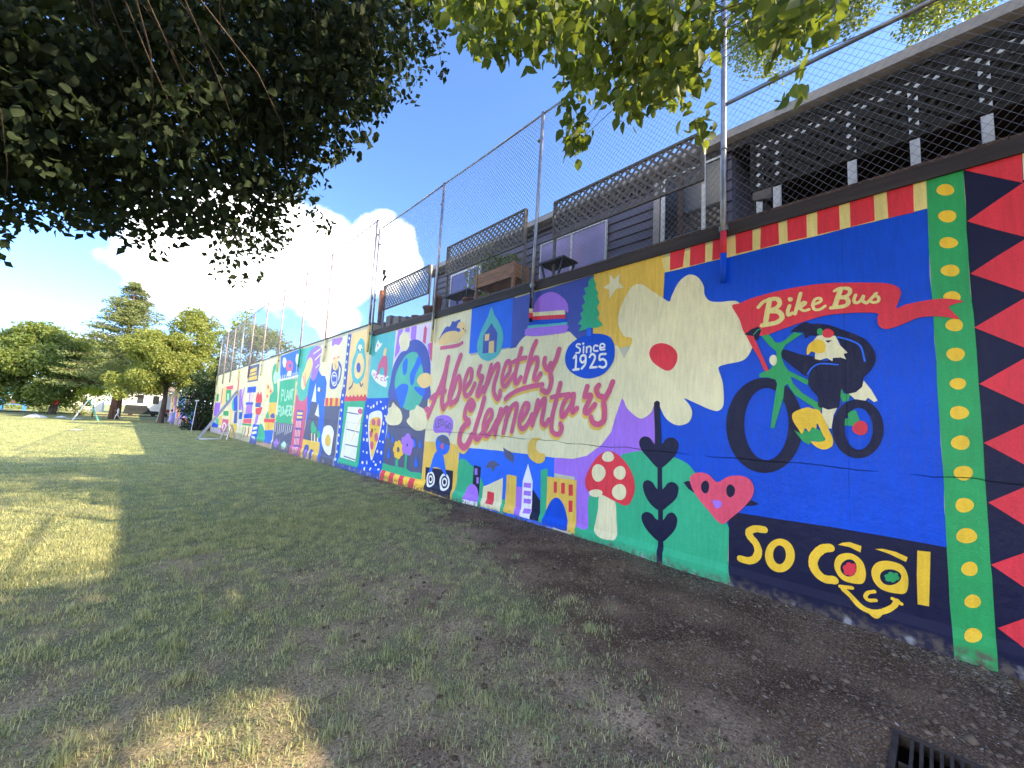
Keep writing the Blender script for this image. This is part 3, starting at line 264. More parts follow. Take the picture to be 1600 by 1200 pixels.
('painted_tower_windows',1,[('L','indigo',[17698,1654,16834,1645,16861,-83,17620,-124]),('L','sand',[17613,1580,16893,1580,16889,1488,17621,1481]),('L','sand',[17614,1423,16896,1428,16891,1337,17623,1324]),('L','rose',[17692,1232,16867,1246,16866,967,17685,951]),('K','white',[51,17589,1212,17577,977]),('K','white',[52,17396,1218,17384,986]),('K','white',[50,17206,1224,17195,994]),('K','white',[49,17020,1231,17009,1002]),('L','rose',[17691,867,16868,895,16867,617,17684,588]),('K','white',[53,17589,849,17577,615]),('K','white',[52,17396,858,17385,627]),('K','white',[50,17207,868,17196,638]),('K','white',[49,17021,877,17010,650]),('L','rose',[17697,540,16875,580,16874,303,17690,261]),('K','white',[52,17594,523,17582,291]),('K','white',[51,17402,535,17390,305]),('K','white',[50,17213,548,17202,319]),('K','white',[50,17027,560,17016,333]),('L','rose',[17700,188,16879,241,16878,-34,17693,-89]),('K','white',[53,17598,173,17586,-58]),('K','white',[51,17406,189,17394,-40]),('K','white',[50,17217,204,17206,-23]),('K','white',[50,17031,219,17021,-6])]),
('painted_squid_panel',0,[('L','sea',[18039,4191,16082,4153,16266,3661,16459,2827,16578,2234,16840,2062,17319,2008,17713,2144,18054,2599,18031,3536])]),
('painted_purple_squid',1,[('S','violet',[16467,4055,16040,4136,15411,3949,15481,3596,15515,3240,15716,2892,16067,2791,16351,2921,16363,3294,17056,3674,16829,3963]),('K','white',[53,16323,3840,15555,3964]),('K','white',[52,16054,3582,15346,3776]),('K','white',[52,15881,3263,15573,3363]),('S','sand',[16964,3641,16594,3726,16264,3462,16494,3053,16771,2814,17059,2464,17461,2608,17504,3027,17193,3348]),('K','rose',[56,17289,3016,17039,2647]),('K','rose',[56,17122,3137,16898,2591]),('K','white',[69,17467,2921,17246,2525])]),
('painted_plant_flowers_panel',0,[('L','azure',[21211,4175,18021,4217,18031,3536,18056,3054,20886,3072]),('L','emerald',[20838,3009,18108,2949,18228,2202,18232,1100,20836,1002,20786,2082]),('L','emerald',[20870,1390,18293,1425,18309,1015,20831,1034]),('L','slate',[20994,1053,17932,1074,18083,-243,20890,-322])]),
('painted_donut',1,[('E','white',[20417,3817,-336,-25,-102,-252]),('E','white',[18399,3809,-284,-23,-86,-238]),('K','white',[53,18413,3590,18355,3177]),('E','rose',[19548,3579,-624,-42,-112,-289]),('E','azure',[19431,3592,-186,-12,-40,-106]),('K','white',[226,19642,3246,19189,3245]),('K','white',[100,20774,2992,20800,3188]),('K','white',[98,20424,3004,20446,3191]),('K','white',[95,20084,3016,20102,3195]),('K','white',[93,19752,3027,19768,3198]),('K','white',[90,19429,3039,19442,3201]),('K','white',[89,19115,3050,19125,3204]),('K','white',[87,18809,3060,18816,3207]),('K','white',[86,18510,3071,18515,3210]),('K','white',[82,18219,3081,18222,3213]),('K','white',[67,20854,2995,18048,3080])]),
('painted_plant_flowers_lettering',1,[('K','mint',[88,20265,2036,20329,2533]),('K','mint',[88,20325,2524,20012,2496,20006,2323,20283,2289]),('K','mint',[84,19796,2535,19727,2077,19443,2089]),('K','mint',[83,19412,2089,19375,2510,19076,2101]),('K','mint',[83,19401,2215,19164,2227]),('K','mint',[81,18938,2100,19034,2502,18715,2126,18784,2510]),('K','mint',[79,18740,2496,18464,2516]),('K','mint',[80,18599,2500,18552,2098]),('K','mint',[90,20592,1362,20598,1772]),('K','mint',[90,20598,1772,20349,1788]),('K','mint',[89,20573,1582,20356,1596]),('K','mint',[87,20239,1789,20180,1386,19989,1396]),('K','mint',[83,19769,1792,19558,1428,19464,1654,19256,1440,19278,1801]),('K','mint',[80,19161,1810,19104,1410,18883,1429]),('K','mint',[82,19161,1810,18966,1819]),('K','mint',[79,19125,1617,18961,1627]),('K','mint',[79,18752,1418,18827,1812,18643,1786,18625,1637,18787,1608,18562,1423]),('K','mint',[78,18384,1801,18562,1773,18389,1614,18398,1440,18553,1450]),('R','mint',[19898,1592,-180,2,-82,-198,19898,1592,-74,2,-60,-147]),('L','sand',[18306,2917,17994,2731,18192,2603,17983,2451,18154,2202,18024,2068,18220,1882,18047,1711,18254,1403,18056,1172,18303,1163,18271,2069])]),
('painted_rain_and_fish',1,[('K','white',[80,20754,1013,20752,635]),('K','lilac',[78,20396,1014,20355,529]),('K','white',[77,20048,1015,20040,587]),('K','lilac',[74,19710,1016,19732,644]),('K','white',[73,19380,1018,19431,699]),('K','lilac',[71,19060,1019,19075,597]),('K','white',[70,18748,1020,18791,652]),('K','lilac',[68,18444,1021,18513,705]),('K','white',[68,18149,1022,18242,757]),('S','violet',[20323,347,19942,207,19928,68,20149,-55,20586,41,20630,182]),('L','white',[19743,373,19826,146,19664,-27,19869,142]),('E','mint',[19014,134,-342,26,-68,-170]),('L','sand',[18387,340,18609,192,18359,3,18663,121])]),
('painted_far_cream_panel',0,[('L','cream',[41936,4221,21348,4169,20835,2630,20557,-166,24138,-372,41423,-572])]),
('painted_far_sign',1,[('L','slate',[28390,4162,25622,4144,25600,3173,28423,3187]),('L','gold',[28009,3946,26220,3999,26176,3770,28046,3745]),('L','gold',[28122,3691,26201,3708,26218,3559,28132,3555]),('L','gold',[28221,3483,25902,3501,25874,3268,28257,3281])]),
('painted_far_beanstalk',1,[('S','emerald',[22392,3808,21691,3843,21487,3691,21983,3540,22203,3220,21825,2856,21352,2893,21028,1987,22402,1963,22412,2376,21907,2622,22504,3234]),('L','mint',[21487,3691,21107,3594,20993,3162,21618,2867,21972,3026,22064,3397]),('L','sand',[23498,2971,22934,2913,21858,2512,22651,2305,23188,1990]),('E','coral',[23042,2746,-190,-6,-50,-108]),('E','coral',[22405,2524,-181,-4,-43,-93]),('E','coral',[23016,2291,-158,-2,-40,-84]),('L','gold',[22405,1970,21062,1969,20943,1200,23107,1162,22488,1565]),('S','emerald',[22803,1189,22724,1413,22463,1510,22141,1208]),('S','indigo',[21895,1250,21753,1415,21270,1442,21110,1236]),('L','red',[23101,1151,20917,1200,21052,1013,23095,975]),('L','gold',[23022,989,21057,1023,21110,647,22669,586]),('K','red',[74,22063,976,22052,635]),('L','azure',[22822,579,21044,685,21149,24,22560,9]),('S','emerald',[24050,-40,24037,768,23497,866,22774,544,22502,50]),('K','red',[102,24050,-40,24037,-231]),('K','red',[98,23676,-33,23666,-217]),('K','red',[97,23312,-26,23305,-204]),('K','red',[94,22958,-19,22952,-192]),('K','red',[92,22612,-13,22609,-179]),('K','red',[91,22275,-6,22274,-168]),('K','red',[88,21946,0,21947,-156]),('K','red',[87,21626,6,21628,-144]),('K','red',[86,21313,12,21317,-133])]),
('painted_far_figures',1,[('S','red',[25378,1972,25553,2302,25167,2550,24718,2372,24457,2547,24049,1971]),('L','indigo',[25554,1952,24169,1940,24245,1716,25467,1718]),('S','red',[25343,1626,24677,1673,23839,1720,24126,1347,24997,1320]),('S','violet',[25016,1288,24485,1300,24632,901,25216,800]),('L','cobalt',[25493,789,23972,809,24028,-249,25777,-262]),('K','white',[141,25363,552,24490,632]),('K','white',[141,25419,307,24543,394]),('K','white',[140,25311,112,24556,81]),('L','cobalt',[28210,2895,25819,2876,25826,2534,28161,2547]),('L','lilac',[28117,2547,26247,2529,26249,1994,28001,1974]),('K','rose',[225,27339,2497,27276,2017]),('K','sand',[179,26629,2507,26558,2016]),('L','cobalt',[28094,1983,26105,1981,26163,1839,28137,1831]),('L','violet',[27910,1819,26261,1838,26197,1366,27934,1302]),('K','rose',[222,27152,1800,27102,1348]),('L','cobalt',[28256,1282,25965,1370,26006,1092,28275,1014]),('L','coral',[28301,982,26065,1057,26034,789,28383,744]),('L','leaf',[28487,727,25960,763,25966,668,28535,617]),('K','navy',[161,27443,476,27366,-14]),('K','red',[231,26510,498,26475,82]),('K','leaf',[167,28100,468,28032,-12]),('L','violet',[30639,2820,29899,2825,29326,1513,30177,1502]),('K','violet',[314,29160,2783,29460,2115,28858,1519]),('L','cobalt',[29841,1366,28815,1375,28858,952,29814,938]),('L','lilac',[29791,901,28845,930,28726,551,29679,534]),('L','cobalt',[32746,2130,31250,2564,30524,1450,31947,1380]),('L','sea',[33039,1926,32529,2231,31844,1431,32576,1471]),('L','indigo',[31506,1338,30524,1450,30258,651,31419,608]),('K','red',[329,31416,3309,31282,2614]),('L','sand',[33300,1668,32259,1425,32272,626,32948,551]),('L','gold',[32661,562,30228,606,29939,-219,32321,-320]),('L','coral',[35973,3174,33163,3157,33177,2882,35961,2934]),('L','leaf',[35931,2895,33851,2873,33520,1978,35577,1979]),('L','mint',[35242,2633,34445,2630,34339,2138,35033,2130]),('L','sand',[37364,3188,36144,3180,35829,1869,37092,1696]),('L','leaf',[36039,1343,33787,1377,33757,1039,35922,1015]),('L','rose',[36003,766,33363,792,33323,-178,36262,-234]),('R','white',[34849,240,-896,38,-238,-308,34849,240,-480,21,-158,-206]),('L','violet',[40836,1952,37982,1981,37960,939,40828,871]),('L','leaf',[40395,2659,39315,2672,39266,2042,40337,2105]),('K','red',[396,37686,2907,37703,2096]),('L','cobalt',[40823,379,37452,326,37589,36,40870,-52]),('L','sea',[39306,669,37636,775,37796,284,39403,310]),('L','gold',[37728,887,36345,978,36303,260,37699,259]),('L','lilac',[41186,-97,35879,-50,35838,-320,41100,-431])]),
]
# foliage clumps of the near trees: x, y, z, radius in cm
NEAR = [-218,579,401,39,-129,685,489,39,-54,691,656,40,-55,502,447,46,87,409,532,55,123,558,568,44,-51,639,633,54,33,488,487,53,-232,691,354,47,87,457,623,57,-126,694,399,61,81,612,395,51,246,592,785,43,100,445,640,40,-174,643,435,41,140,465,634,39,172,578,712,48,-5,648,426,55,-136,436,407,43,-120,754,444,61,-110,593,365,58,-53,577,548,39,76,603,555,50,-13,568,604,54,-135,534,410,39,22,402,499,43,38,607,545,49,-203,775,498,43,46,431,542,46,-82,625,658,58,-97,752,605,47,160,468,581,47,-192,507,397,39,-34,438,419,42,152,393,654,61,-251,720,463,38,-100,703,639,61,80,509,418,46,-115,666,534,57,-106,464,386,47,-16,569,361,46,237,656,703,41,106,546,567,59,-179,536,361,46,145,611,678,38,7,492,584,39,160,378,605,52,-40,643,624,62,-58,554,394,45,-148,667,429,40,48,598,537,56,-285,757,543,45,-230,616,428,47,112,768,527,49,-217,761,406,61,112,581,548,44,29,768,586,43,-190,547,408,49,-232,765,381,38,-121,651,595,58,-181,588,509,42,100,522,589,41,-35,764,549,45,-147,607,342,46,-228,807,481,42,66,551,548,59,108,407,459,51,180,527,786,43,-29,513,349,49,181,580,709,49,257,555,719,40,-133,541,517,48,-194,679,473,52,-193,726,381,48,-109,672,642,47,-129,666,468,48,-81,533,446,58,-163,689,641,42,65,559,573,54,26,635,787,51,-23,684,682,62,-103,468,376,56,2,645,686,51,96,450,598,39,14,624,694,48,-65,473,527,49,67,589,576,56,-165,475,334,40,-141,578,531,61,-55,797,440,58,-124,532,376,48,-230,699,466,56,-197,539,452,58,-65,550,431,51,-16,604,588,56,-105,487,397,44,94,696,583,42,-160,764,475,51,177,515,778,39,109,587,538,52,-271,738,581,55,0,521,446,42,208,436,656,49,-116,628,388,50,122,391,514,54,122,815,484,57,-126,700,538,49,-2,635,749,39,-133,534,370,48,-133,653,396,58,9,464,362,54,185,498,776,57,-198,565,337,47,-154,719,665,42,-99,729,510,62,-181,611,376,55,-236,768,480,52,-167,608,509,51,-47,486,484,54,63,573,665,43,171,489,614,42,-102,676,601,41,-64,736,610,54,-34,420,501,53,152,394,678,47,129,620,578,49,62,625,747,58,117,400,568,57,-30,655,499,57,80,469,595,62,-169,654,456,56,58,517,423,46,114,726,616,40,123,429,525,51,-181,599,520,52,-35,826,504,51,93,471,605,54,91,462,488,55,-36,715,443,57,-236,667,356,54,-257,765,463,44,104,564,459,55,151,379,606,47,-214,695,476,59,38,746,604,42,52,699,682,43,-2,501,397,54,110,380,481,39,84,425,456,61,90,636,728,59,-177,629,546,49,129,419,514,47,-188,606,488,43,-207,749,509,44,-97,519,548,40,217,477,796,41,-114,497,371,62,66,551,583,52,-164,739,575,42,-86,698,669,47,-170,555,404,41,102,616,756,56,-199,728,507,47,4,436,548,62,-137,422,404,40,-136,779,479,62,-125,589,433,49,174,585,673,59,-86,458,426,54,-10,538,494,59,-165,755,371,41,120,477,581,49,-132,700,529,45,-209,684,369,53,167,411,712,39,-148,759,449,45,2,448,437,45,113,455,650,54,-111,658,446,41,-26,659,469,48,-126,830,448,54,-160,613,385,42,-140,685,432,57,-153,641,405,40,-57,602,522,58,72,466,420,47,-172,685,498,47,42,480,588,57,-94,596,452,40,-160,506,443,60,-90,576,414,23,-182,675,499,28,-50,515,422,30,-80,639,440,30,8,481,520,29,-209,747,352,22,-70,446,477,22,-32,551,387,33,176,367,562,24,-187,667,356,34,-64,682,537,23,-58,601,532,26,-168,516,387,27,80,460,471,34,-181,640,335,29,-54,647,576,28,-231,692,446,24,-178,469,375,29,147,589,653,28,35,547,370,32,-212,574,341,23,6,672,406,31,125,559,587,28,-152,707,480,31,13,403,409,27,-112,464,431,29,-229,716,360,33,18,612,521,32,-109,586,398,22,-141,507,355,24,-125,441,359,23,108,604,459,34,-154,508,348,28,108,555,399,23,-187,629,354,31,-95,514,358,31,-230,676,424,30,-42,444,382,23,153,454,616,25,-99,429,407,26,-84,472,405,28,79,507,454,29,-3,446,468,33,-54,639,568,27,-158,479,395,31,91,493,574,26,-109,451,295,24,-258,708,356,28,-244,660,370,24,-108,528,403,34,48,430,392,25,-111,574,407,28,44,507,481,23,0,420,360,33,-147,487,316,30,107,430,488,22,-114,492,448,30,166,431,574,28,-194,588,483,26,-172,457,340,25,-154,530,325,26,67,559,536,31,-47,491,356,25,49,408,475,25,84,441,442,34,-72,527,476,28,-86,436,349,22,-26,600,560,31,-122,561,385,31,-156,690,415,23,-61,615,634,27,-85,583,433,34,96,341,519,31,-116,458,375,23,-175,622,322,27,63,469,395,23,-52,654,480,25,29,650,575,23,-168,717,348,32,-110,492,373,32,64,550,581,29,-50,527,458,27,29,571,476,25,34,414,424,27,-131,467,290,23,-130,553,511,22,-184,500,365,24,88,562,382,29,-27,505,563,30,85,457,574,24,-46,710,523,29,43,483,607,26,-24,465,467,30,-103,661,433,23,-135,417,346,23,108,434,602,27,-48,456,488,31,-198,627,412,25,-130,471,282,23,-32,651,455,25,42,427,376,32,-28,590,568,25,-67,559,361,28,114,390,531,28,29,547,376,26,104,404,592,28,-55,471,495,31,83,557,396,25,54,441,439,28,103,445,445,22,-186,527,441,26,121,594,524,28,-41,737,392,22,63,507,611,29,-159,519,309,31,159,516,629,30,-105,487,451,25,68,618,508,33,-97,453,360,25,-52,629,602,27,-4,568,527,34,-50,676,583,34,-20,380,448,24,-5,588,493,29,-1,399,390,28,-87,414,394,33,129,501,625,23,-204,651,396,22,134,354,528,33,-208,683,494,24,-161,536,415,27,-131,489,351,28,-59,422,365,27,-126,498,369,33,-11,396,484,27,-63,487,511,22,107,587,441,23,43,526,615,34,-63,733,468,23,-112,592,420,25,-55,634,418,18,-41,488,325,19,-215,644,329,17,61,558,553,13,53,426,494,17,5,571,445,14,-57,407,406,16,-117,477,430,20,-119,448,354,16,76,444,433,19,-154,552,357,13,10,508,460,18,77,583,516,18,65,534,490,12,-171,469,306,16,-70,619,442,13,72,543,431,14,65,422,410,13,-157,661,328,18,108,454,569,18,-153,507,323,13,-57,474,314,16,23,469,346,18,-45,530,464,15,-120,485,325,20,-25,481,415,12,-95,484,286,16,4,505,439,15,17,523,403,19,-94,511,307,13,-88,575,520,19,-118,415,387,20,-172,512,298,20,-191,562,420,19,0,381,452,15,-25,499,379,15,7,486,387,18,-66,520,430,20,3,431,492,14,-5,417,464,19,-198,612,321,12,20,415,450,13,83,460,504,13,111,512,444,14,-123,544,475,16,96,416,393,13,-69,435,329,16,-83,557,458,17,-5,579,387,17,-213,577,445,14,-131,557,419,18,-95,476,333,19,-98,479,386,15,-169,608,461,13,-144,509,366,17,-184,570,431,15,62,572,340,14,108,362,531,19,125,322,500,13,20,464,497,17,144,363,477,16,-63,465,409,16,-77,562,401,13,-56,612,479,15,-24,418,360,14,163,358,561,16,-150,591,341,19,-65,486,481,12,101,456,542,15,163,535,517,16,48,520,617,13,-26,501,431,12,-40,530,346,15,-53,402,419,19,15,497,523,19,-45,570,359,20,-84,464,342,14,185,384,619,18,58,493,341,20,60,637,353,19,-106,513,386,17,-57,451,444,13,-103,451,345,20,-14,476,370,15,134,479,383,17,48,611,386,19,-81,505,465,15,-170,442,347,17,-118,569,462,13,-144,410,365,13,-93,526,291,10,-95,529,278,10,-85,521,316,10,-65,524,314,10,-52,525,316,10,-26,528,312,10,-3,529,310,10,52,528,305,10,70,527,302,10,83,522,311,10,144,483,379,10,184,385,507,10,199,349,535,10]
OVER = [-140,-207,736,52,-78,-475,815,72,-635,-104,780,85,-414,-573,770,70,-138,35,827,59,-175,324,853,63,-314,-51,889,67,-65,-673,484,87,-642,160,469,89,29,236,566,81,-334,132,619,79,140,-170,636,58,-39,-89,498,63,-310,-43,881,72,-52,37,466,52,-618,367,582,55,259,186,786,53,-294,208,780,74,-402,-337,465,67,239,-130,840,54,-181,-279,626,74,-432,380,591,70,-312,-594,615,70,-508,-619,561,52,-262,-670,530,50,-439,-57,724,68,-780,-14,562,78,101,-21,423,59,-401,-55,486,58,-722,84,454,55,-446,407,763,74,77,-441,702,67,-167,-222,464,76,-313,-403,765,64,-348,-230,872,63,321,9,782,89,-196,314,867,80,-277,-419,688,68,-185,270,873,73,-605,-239,776,89,-116,49,694,85,-265,462,772,82,-426,-418,732,67,12,-565,623,56,-437,-126,757,80,-404,-620,683,54,-381,328,563,85,-207,-266,807,52,63,-477,774,68,-558,-17,778,52,-779,-105,581,83,-500,-352,429,78,-681,203,646,58,-180,-76,477,75,-176,-481,459,76,-68,-400,460,54,-373,-290,918,81,-383,-175,707,55,-643,-121,497,85,-487,-429,585,84,-280,-204,499,62,95,-3,523,86,-351,317,853,84,-246,180,889,90,-168,-234,665,62,-437,-367,787,73,-351,408,521,76,167,-136,755,57,-727,57,637,76,-597,69,764,56,136,-410,739,77,9,-442,705,87,263,196,776,62,-508,278,679,63,-40,247,590,58,-651,359,607,57,-457,168,562,77,-582,-99,431,50,201,-336,835,58,-133,-327,789,76,-138,-708,497,60,274,-331,612,53,-551,313,770,79,-104,-455,667,88,-125,-453,498,68,-110,36,920,78,60,-122,822,85,-466,124,488,58,-703,-320,783,60,-424,-645,488,78,-495,231,837,59,-512,153,723,55,-394,16,621,78,-244,376,444,60,-448,-647,713,87,96,-555,712,61,-439,190,683,64,164,-279,752,66,-397,-407,526,83,-245,71,806,58,-150,318,539,72,-347,412,728,54,-262,-46,891,63,-658,-168,646,54,-700,-19,806,77,-309,201,593,68,371,-237,454,85,-319,-640,750,59,145,-136,431,55,-641,-287,430,89,-280,-232,805,86,-525,40,582,61,-404,148,841,83,-585,198,769,75,33,293,665,82,-401,107,741,87,102,-448,683,54,-555,-366,516,68,-233,-276,486,87,-456,-581,466,87,-391,-284,911,56,182,-78,610,63,77,87,671,83,-471,-273,598,87,-26,-605,771,75,-368,-661,749,52,-22,31,444,82,-4,152,800,69,-671,-276,754,75,-327,329,858,55,78,-512,706,51,-11,321,700,54,-334,-348,858,74,-529,-27,761,72,298,-264,772,87,157,-256,445,71,-122,-19,560,79,-714,273,614,59,352,-382,665,53,-395,422,483,89]  # unseen overhead part of the crown, added and thinned to dapple the lawn
BACK = [898,231,982,56,909,168,1195,49,963,140,1137,37,893,264,1219,46,877,194,1098,56,914,216,994,38,930,272,1252,42,987,253,1118,57,904,127,1182,40,749,202,1049,59,834,240,1196,39,991,149,1107,37,975,209,1130,55,822,152,1010,54,946,233,1269,60,1069,199,1187,48,867,176,1221,43,815,205,986,59,1056,261,1162,51,1003,298,1133,41,862,138,1070,45,816,193,1067,51,887,134,1134,36,1024,185,1233,57,874,135,1084,45,1061,229,1083,54,767,142,1041,37,820,205,1137,45,806,233,980,36,1017,288,1117,47,893,200,1083,36,873,128,1062,48,808,171,934,59,798,151,1013,40,781,140,1013,40,993,166,1226,50,809,167,1136,51,738,211,1050,39,783,235,953,36,868,164,1224,40,865,64,1083,59,970,67,1119,41,842,61,1038,53,858,70,1070,53,966,96,1017,43,1071,99,1173,53,915,70,1169,51,897,34,1105,57,1042,69,1177,49,821,39,1046,41,969,98,1215,39,921,90,1012,46,1119,85,1150,41,933,60,1073,40,968,43,1124,56,1059,92,1183,56,1102,81,1145,46,959,91,1129,54,801,57,973,51,953,94,1094,36,979,57,1187,53,983,56,1086,41,976,-28,1070,51,1146,-13,1092,43,852,-28,962,51,1087,-33,1039,44,1147,-135,1094,41,1070,-58,1090,56,824,-23,900,54,1023,-50,1014,49,995,-89,959,48,867,-28,957,44,1117,-31,1068,47,1032,-44,1031,48,945,-30,968,37,865,-5,1004,51,876,-24,930,56,875,-53,870,57,916,-49,922,43,1084,-46,1099,50,987,-31,1008,54,826,-50,913,51,1068,-79,1093,36,1096,-104,1044,45,1073,-8,1007,43,1025,0,1116,60,860,-68,939,37,1080,-98,1070,48,846,-16,892,41,1016,-19,1062,41,929,-312,1075,73,456,-632,975,69,827,-4,1231,75,699,-554,1210,61,911,-631,932,56,436,-10,1031,87,550,-529,1207,80,1245,-623,801,63,620,-346,1132,52,487,-555,989,57,775,-820,987,87,1129,-447,1299,71,794,-159,1010,54,551,24,962,62,1110,-106,1277,64,1229,-287,724,64,1133,-570,748,83,1139,-357,799,51,1280,-519,904,52,1035,-83,1237,88,1184,-605,1039,87,842,-97,1207,62,423,-606,909,53,596,-399,1262,76,632,-783,1083,74,873,-444,1223,51,1149,-473,999,75,1238,-459,777,71,1106,-218,1271,57,703,-606,933,57,943,-840,799,75,949,-789,799,77,1116,-342,899,57,591,-203,990,69,1148,-685,850,75,1215,-684,1060,78,831,-346,1118,87,689,-418,1253,56,619,-396,622,32,757,-582,734,36,639,-563,717,31,827,-688,808,27,658,-587,739,40,729,-531,675,28,671,-562,696,35,476,-144,506,36,696,-433,634,41,690,-486,696,31,682,-441,666,26,587,-469,642,32,531,-300,502,41,824,-668,803,32,604,-476,697,36,661,-433,669,36,802,-479,758,29,612,-436,693,28,535,-374,571,39,660,-439,738,38,538,-299,602,35,556,-460,621,34,529,-274,595,32,675,-484,663,37,569,-527,668,26,504,-268,510,41,715,-560,720,30,719,-533,767,27,425,-272,512,31,619,-472,655,29,523,-406,582,36,522,-380,620,40,631,-522,701,28,548,-233,572,36,772,-485,772,33,594,-388,683,37,522,-336,553,35,663,-467,630,26,702,-478,644,36,560,-307,567,26,596,-442,686,36,748,-485,711,39,760,-567,797,41,716,-589,795,28,827,-661,789,30,676,-494,678,40,472,-344,540,37,638,-573,715,34,780,-510,723,35,708,-388,692,26,455,-222,547,42,425,-223,501,35,807,-690,785,30,751,-682,792,35,528,-317,515,36,536,-315,571,33,752,-510,711,28,610,-557,690,26,731,-523,750,35,693,-497,753,28,723,-656,810,27,765,-617,736,32,802,-628,817,34,589,-544,684,34,446,-369,546,33,670,-446,631,31,656,-499,731,27,697,-612,742,26,654,-403,687,34,641,-627,712,14,547,-527,617,24,661,-582,647,16,684,-486,623,16,651,-698,699,25,603,-559,662,23,568,-518,588,18,534,-436,502,15,671,-543,627,14,659,-614,703,17,550,-527,557,16,698,-659,681,24,578,-549,650,19,710,-674,678,19,563,-555,610,14,598,-413,557,22]  # lower clumps are unseen additions, placed to shade the near lawn
BOUGH = [311,148,464,23,317,145,538,17,243,110,439,22,156,157,431,24,177,212,504,18,218,171,517,23,147,243,497,23,174,204,447,18,305,174,483,29,215,100,446,20,149,209,441,26,201,251,555,25,234,163,522,19,280,217,495,20,140,157,407,24,251,187,521,28,203,124,411,30,152,225,489,19,244,203,549,19,202,134,430,24,112,180,414,21,183,142,412,28,253,157,530,21,193,170,483,19,299,162,518,18,185,118,416,24,193,124,407,23,159,167,411,17,259,135,474,24,202,175,458,26,136,153,406,23,189,267,522,16,269,120,520,16,190,158,465,18,303,134,475,26,166,148,434,23,207,160,447,20,149,151,422,26,232,214,541,21,288,118,511,27,194,257,527,27,257,183,515,21,109,209,448,17,216,99,425,27,200,274,529,28,203,178,464,19,230,121,397,19,152,289,544,24,216,169,483,21,305,111,545,18,236,133,436,21,313,183,491,28,202,120,415,28,213,187,506,19,304,124,547,22,207,126,382,27,180,244,512,28,227,195,480,17,208,117,398,21,215,232,567,27,284,148,544,20,293,163,542,19,164,262,513,22,218,197,473,22,159,210,458,23,196,189,501,24,174,217,511,18,135,201,428,21,198,179,488,29,302,214,507,30,214,88,385,23,157,244,521,21,258,134,454,28,286,131,451,20,230,99,419,26,227,221,540,27,163,194,437,19,106,191,413,22,228,111,405,25,257,126,419,23,208,103,432,18,210,162,471,17,186,186,444,26,131,230,473,20,119,170,411,25,267,145,445,13,194,92,361,14,239,142,467,10,325,142,462,14,153,214,444,11,262,101,461,10,180,112,391,10,237,149,423,10,187,125,384,13,192,109,391,11,157,173,424,11,215,119,415,14,151,174,412,11,258,112,431,12,258,223,481,9,277,157,494,12,212,95,378,13,194,163,427,10,216,130,421,11,261,180,499,13,164,152,407,11,152,125,375,12,208,97,362,13,169,173,415,9,126,147,384,15,221,139,451,11,213,118,376,11,243,205,470,14,251,120,439,12,225,88,374,10,244,133,425,15,246,198,466,10,164,172,414,11,198,125,366,9,200,80,373,12,287,180,450,11,232,140,453,14,201,198,463,12,294,126,506,10,250,134,449,11,235,143,408,12,171,230,458,14,199,94,401,11,325,143,477,13,194,108,365,12,133,180,409,9,179,188,464,11,262,161,462,13,169,133,374,10,191,110,390,11,202,158,436,9,139,139,382,10,186,135,420,11,209,199,479,13,120,171,378,12,117,179,400,14,147,137,391,10,178,121,392,15,246,181,492,11,219,119,435,14,215,147,400,12,167,216,433,10,290,112,469,10,162,162,421,11,260,126,425,13,265,209,477,11,193,166,459,13,182,261,513,11,255,134,464,15,157,209,431,10,109,174,381,11,221,130,432,14,190,140,383,10,182,213,464,11,150,193,416,12,219,171,422,14,265,162,505,10,174,190,439,15,147,152,388,12,204,239,487,12,173,202,462,10,148,267,500,12,262,170,442,12,296,126,491,13,229,94,406,10,239,152,464,13,229,135,387,12,297,169,453,10,302,159,473,10,256,143,439,11,209,125,407,12,219,86,407,12,288,160,506,11,176,152,425,12,204,225,490,11,317,143,454,9,276,187,483,14,256,200,474,11,212,212,511,12,221,153,408,10,254,142,453,10,239,128,460,12,155,131,378,12,302,134,471,13,208,106,391,11,174,208,437,13,298,112,508,11,195,106,383,14,196,105,362,10,206,214,500,9,165,151,408,11,196,140,406,13,194,93,383,15,205,165,418,9,196,120,404,14,245,110,395,9,151,262,496,10,261,111,443,9,187,162,396,9,199,169,462,10,244,123,430,15,272,175,464,13,286,133,431,10,248,106,396,11,194,74,371,11,143,152,379,14,231,94,409,9,187,116,353,9,167,177,423,13,267,125,467,13,228,195,418,10,239,194,396,11,229,190,393,11,244,203,402,9,234,193,423,12,229,184,396,11,259,207,411,10,236,192,387,8,250,197,417,13,237,189,386,10,234,192,402,14,214,26,363,9,205,33,346,11,201,39,362,10,202,45,359,8,222,45,359,11,197,35,357,11,213,41,372,10,204,39,334,9,214,45,391,7,202,32,370,8,231,44,340,10,222,30,380,11,226,30,370,12,219,42,366,9,209,27,350,9,203,40,371,11,267,107,377,10,263,108,382,10,273,101,372,10,239,144,388,10,226,183,372,10,295,39,434,10,309,66,454,10,229,29,402,10,303,33,454,10,305,43,470,12,217,62,395,10,253,59,416,15,254,69,442,10,275,61,436,10,253,79,453,12,294,72,453,15,279,51,454,13,232,56,402,14,233,38,387,15,307,45,468,15,262,55,454,9,234,58,400,12,237,49,401,10,269,54,453,14,273,76,463,15,287,78,472,16,235,58,429,14]
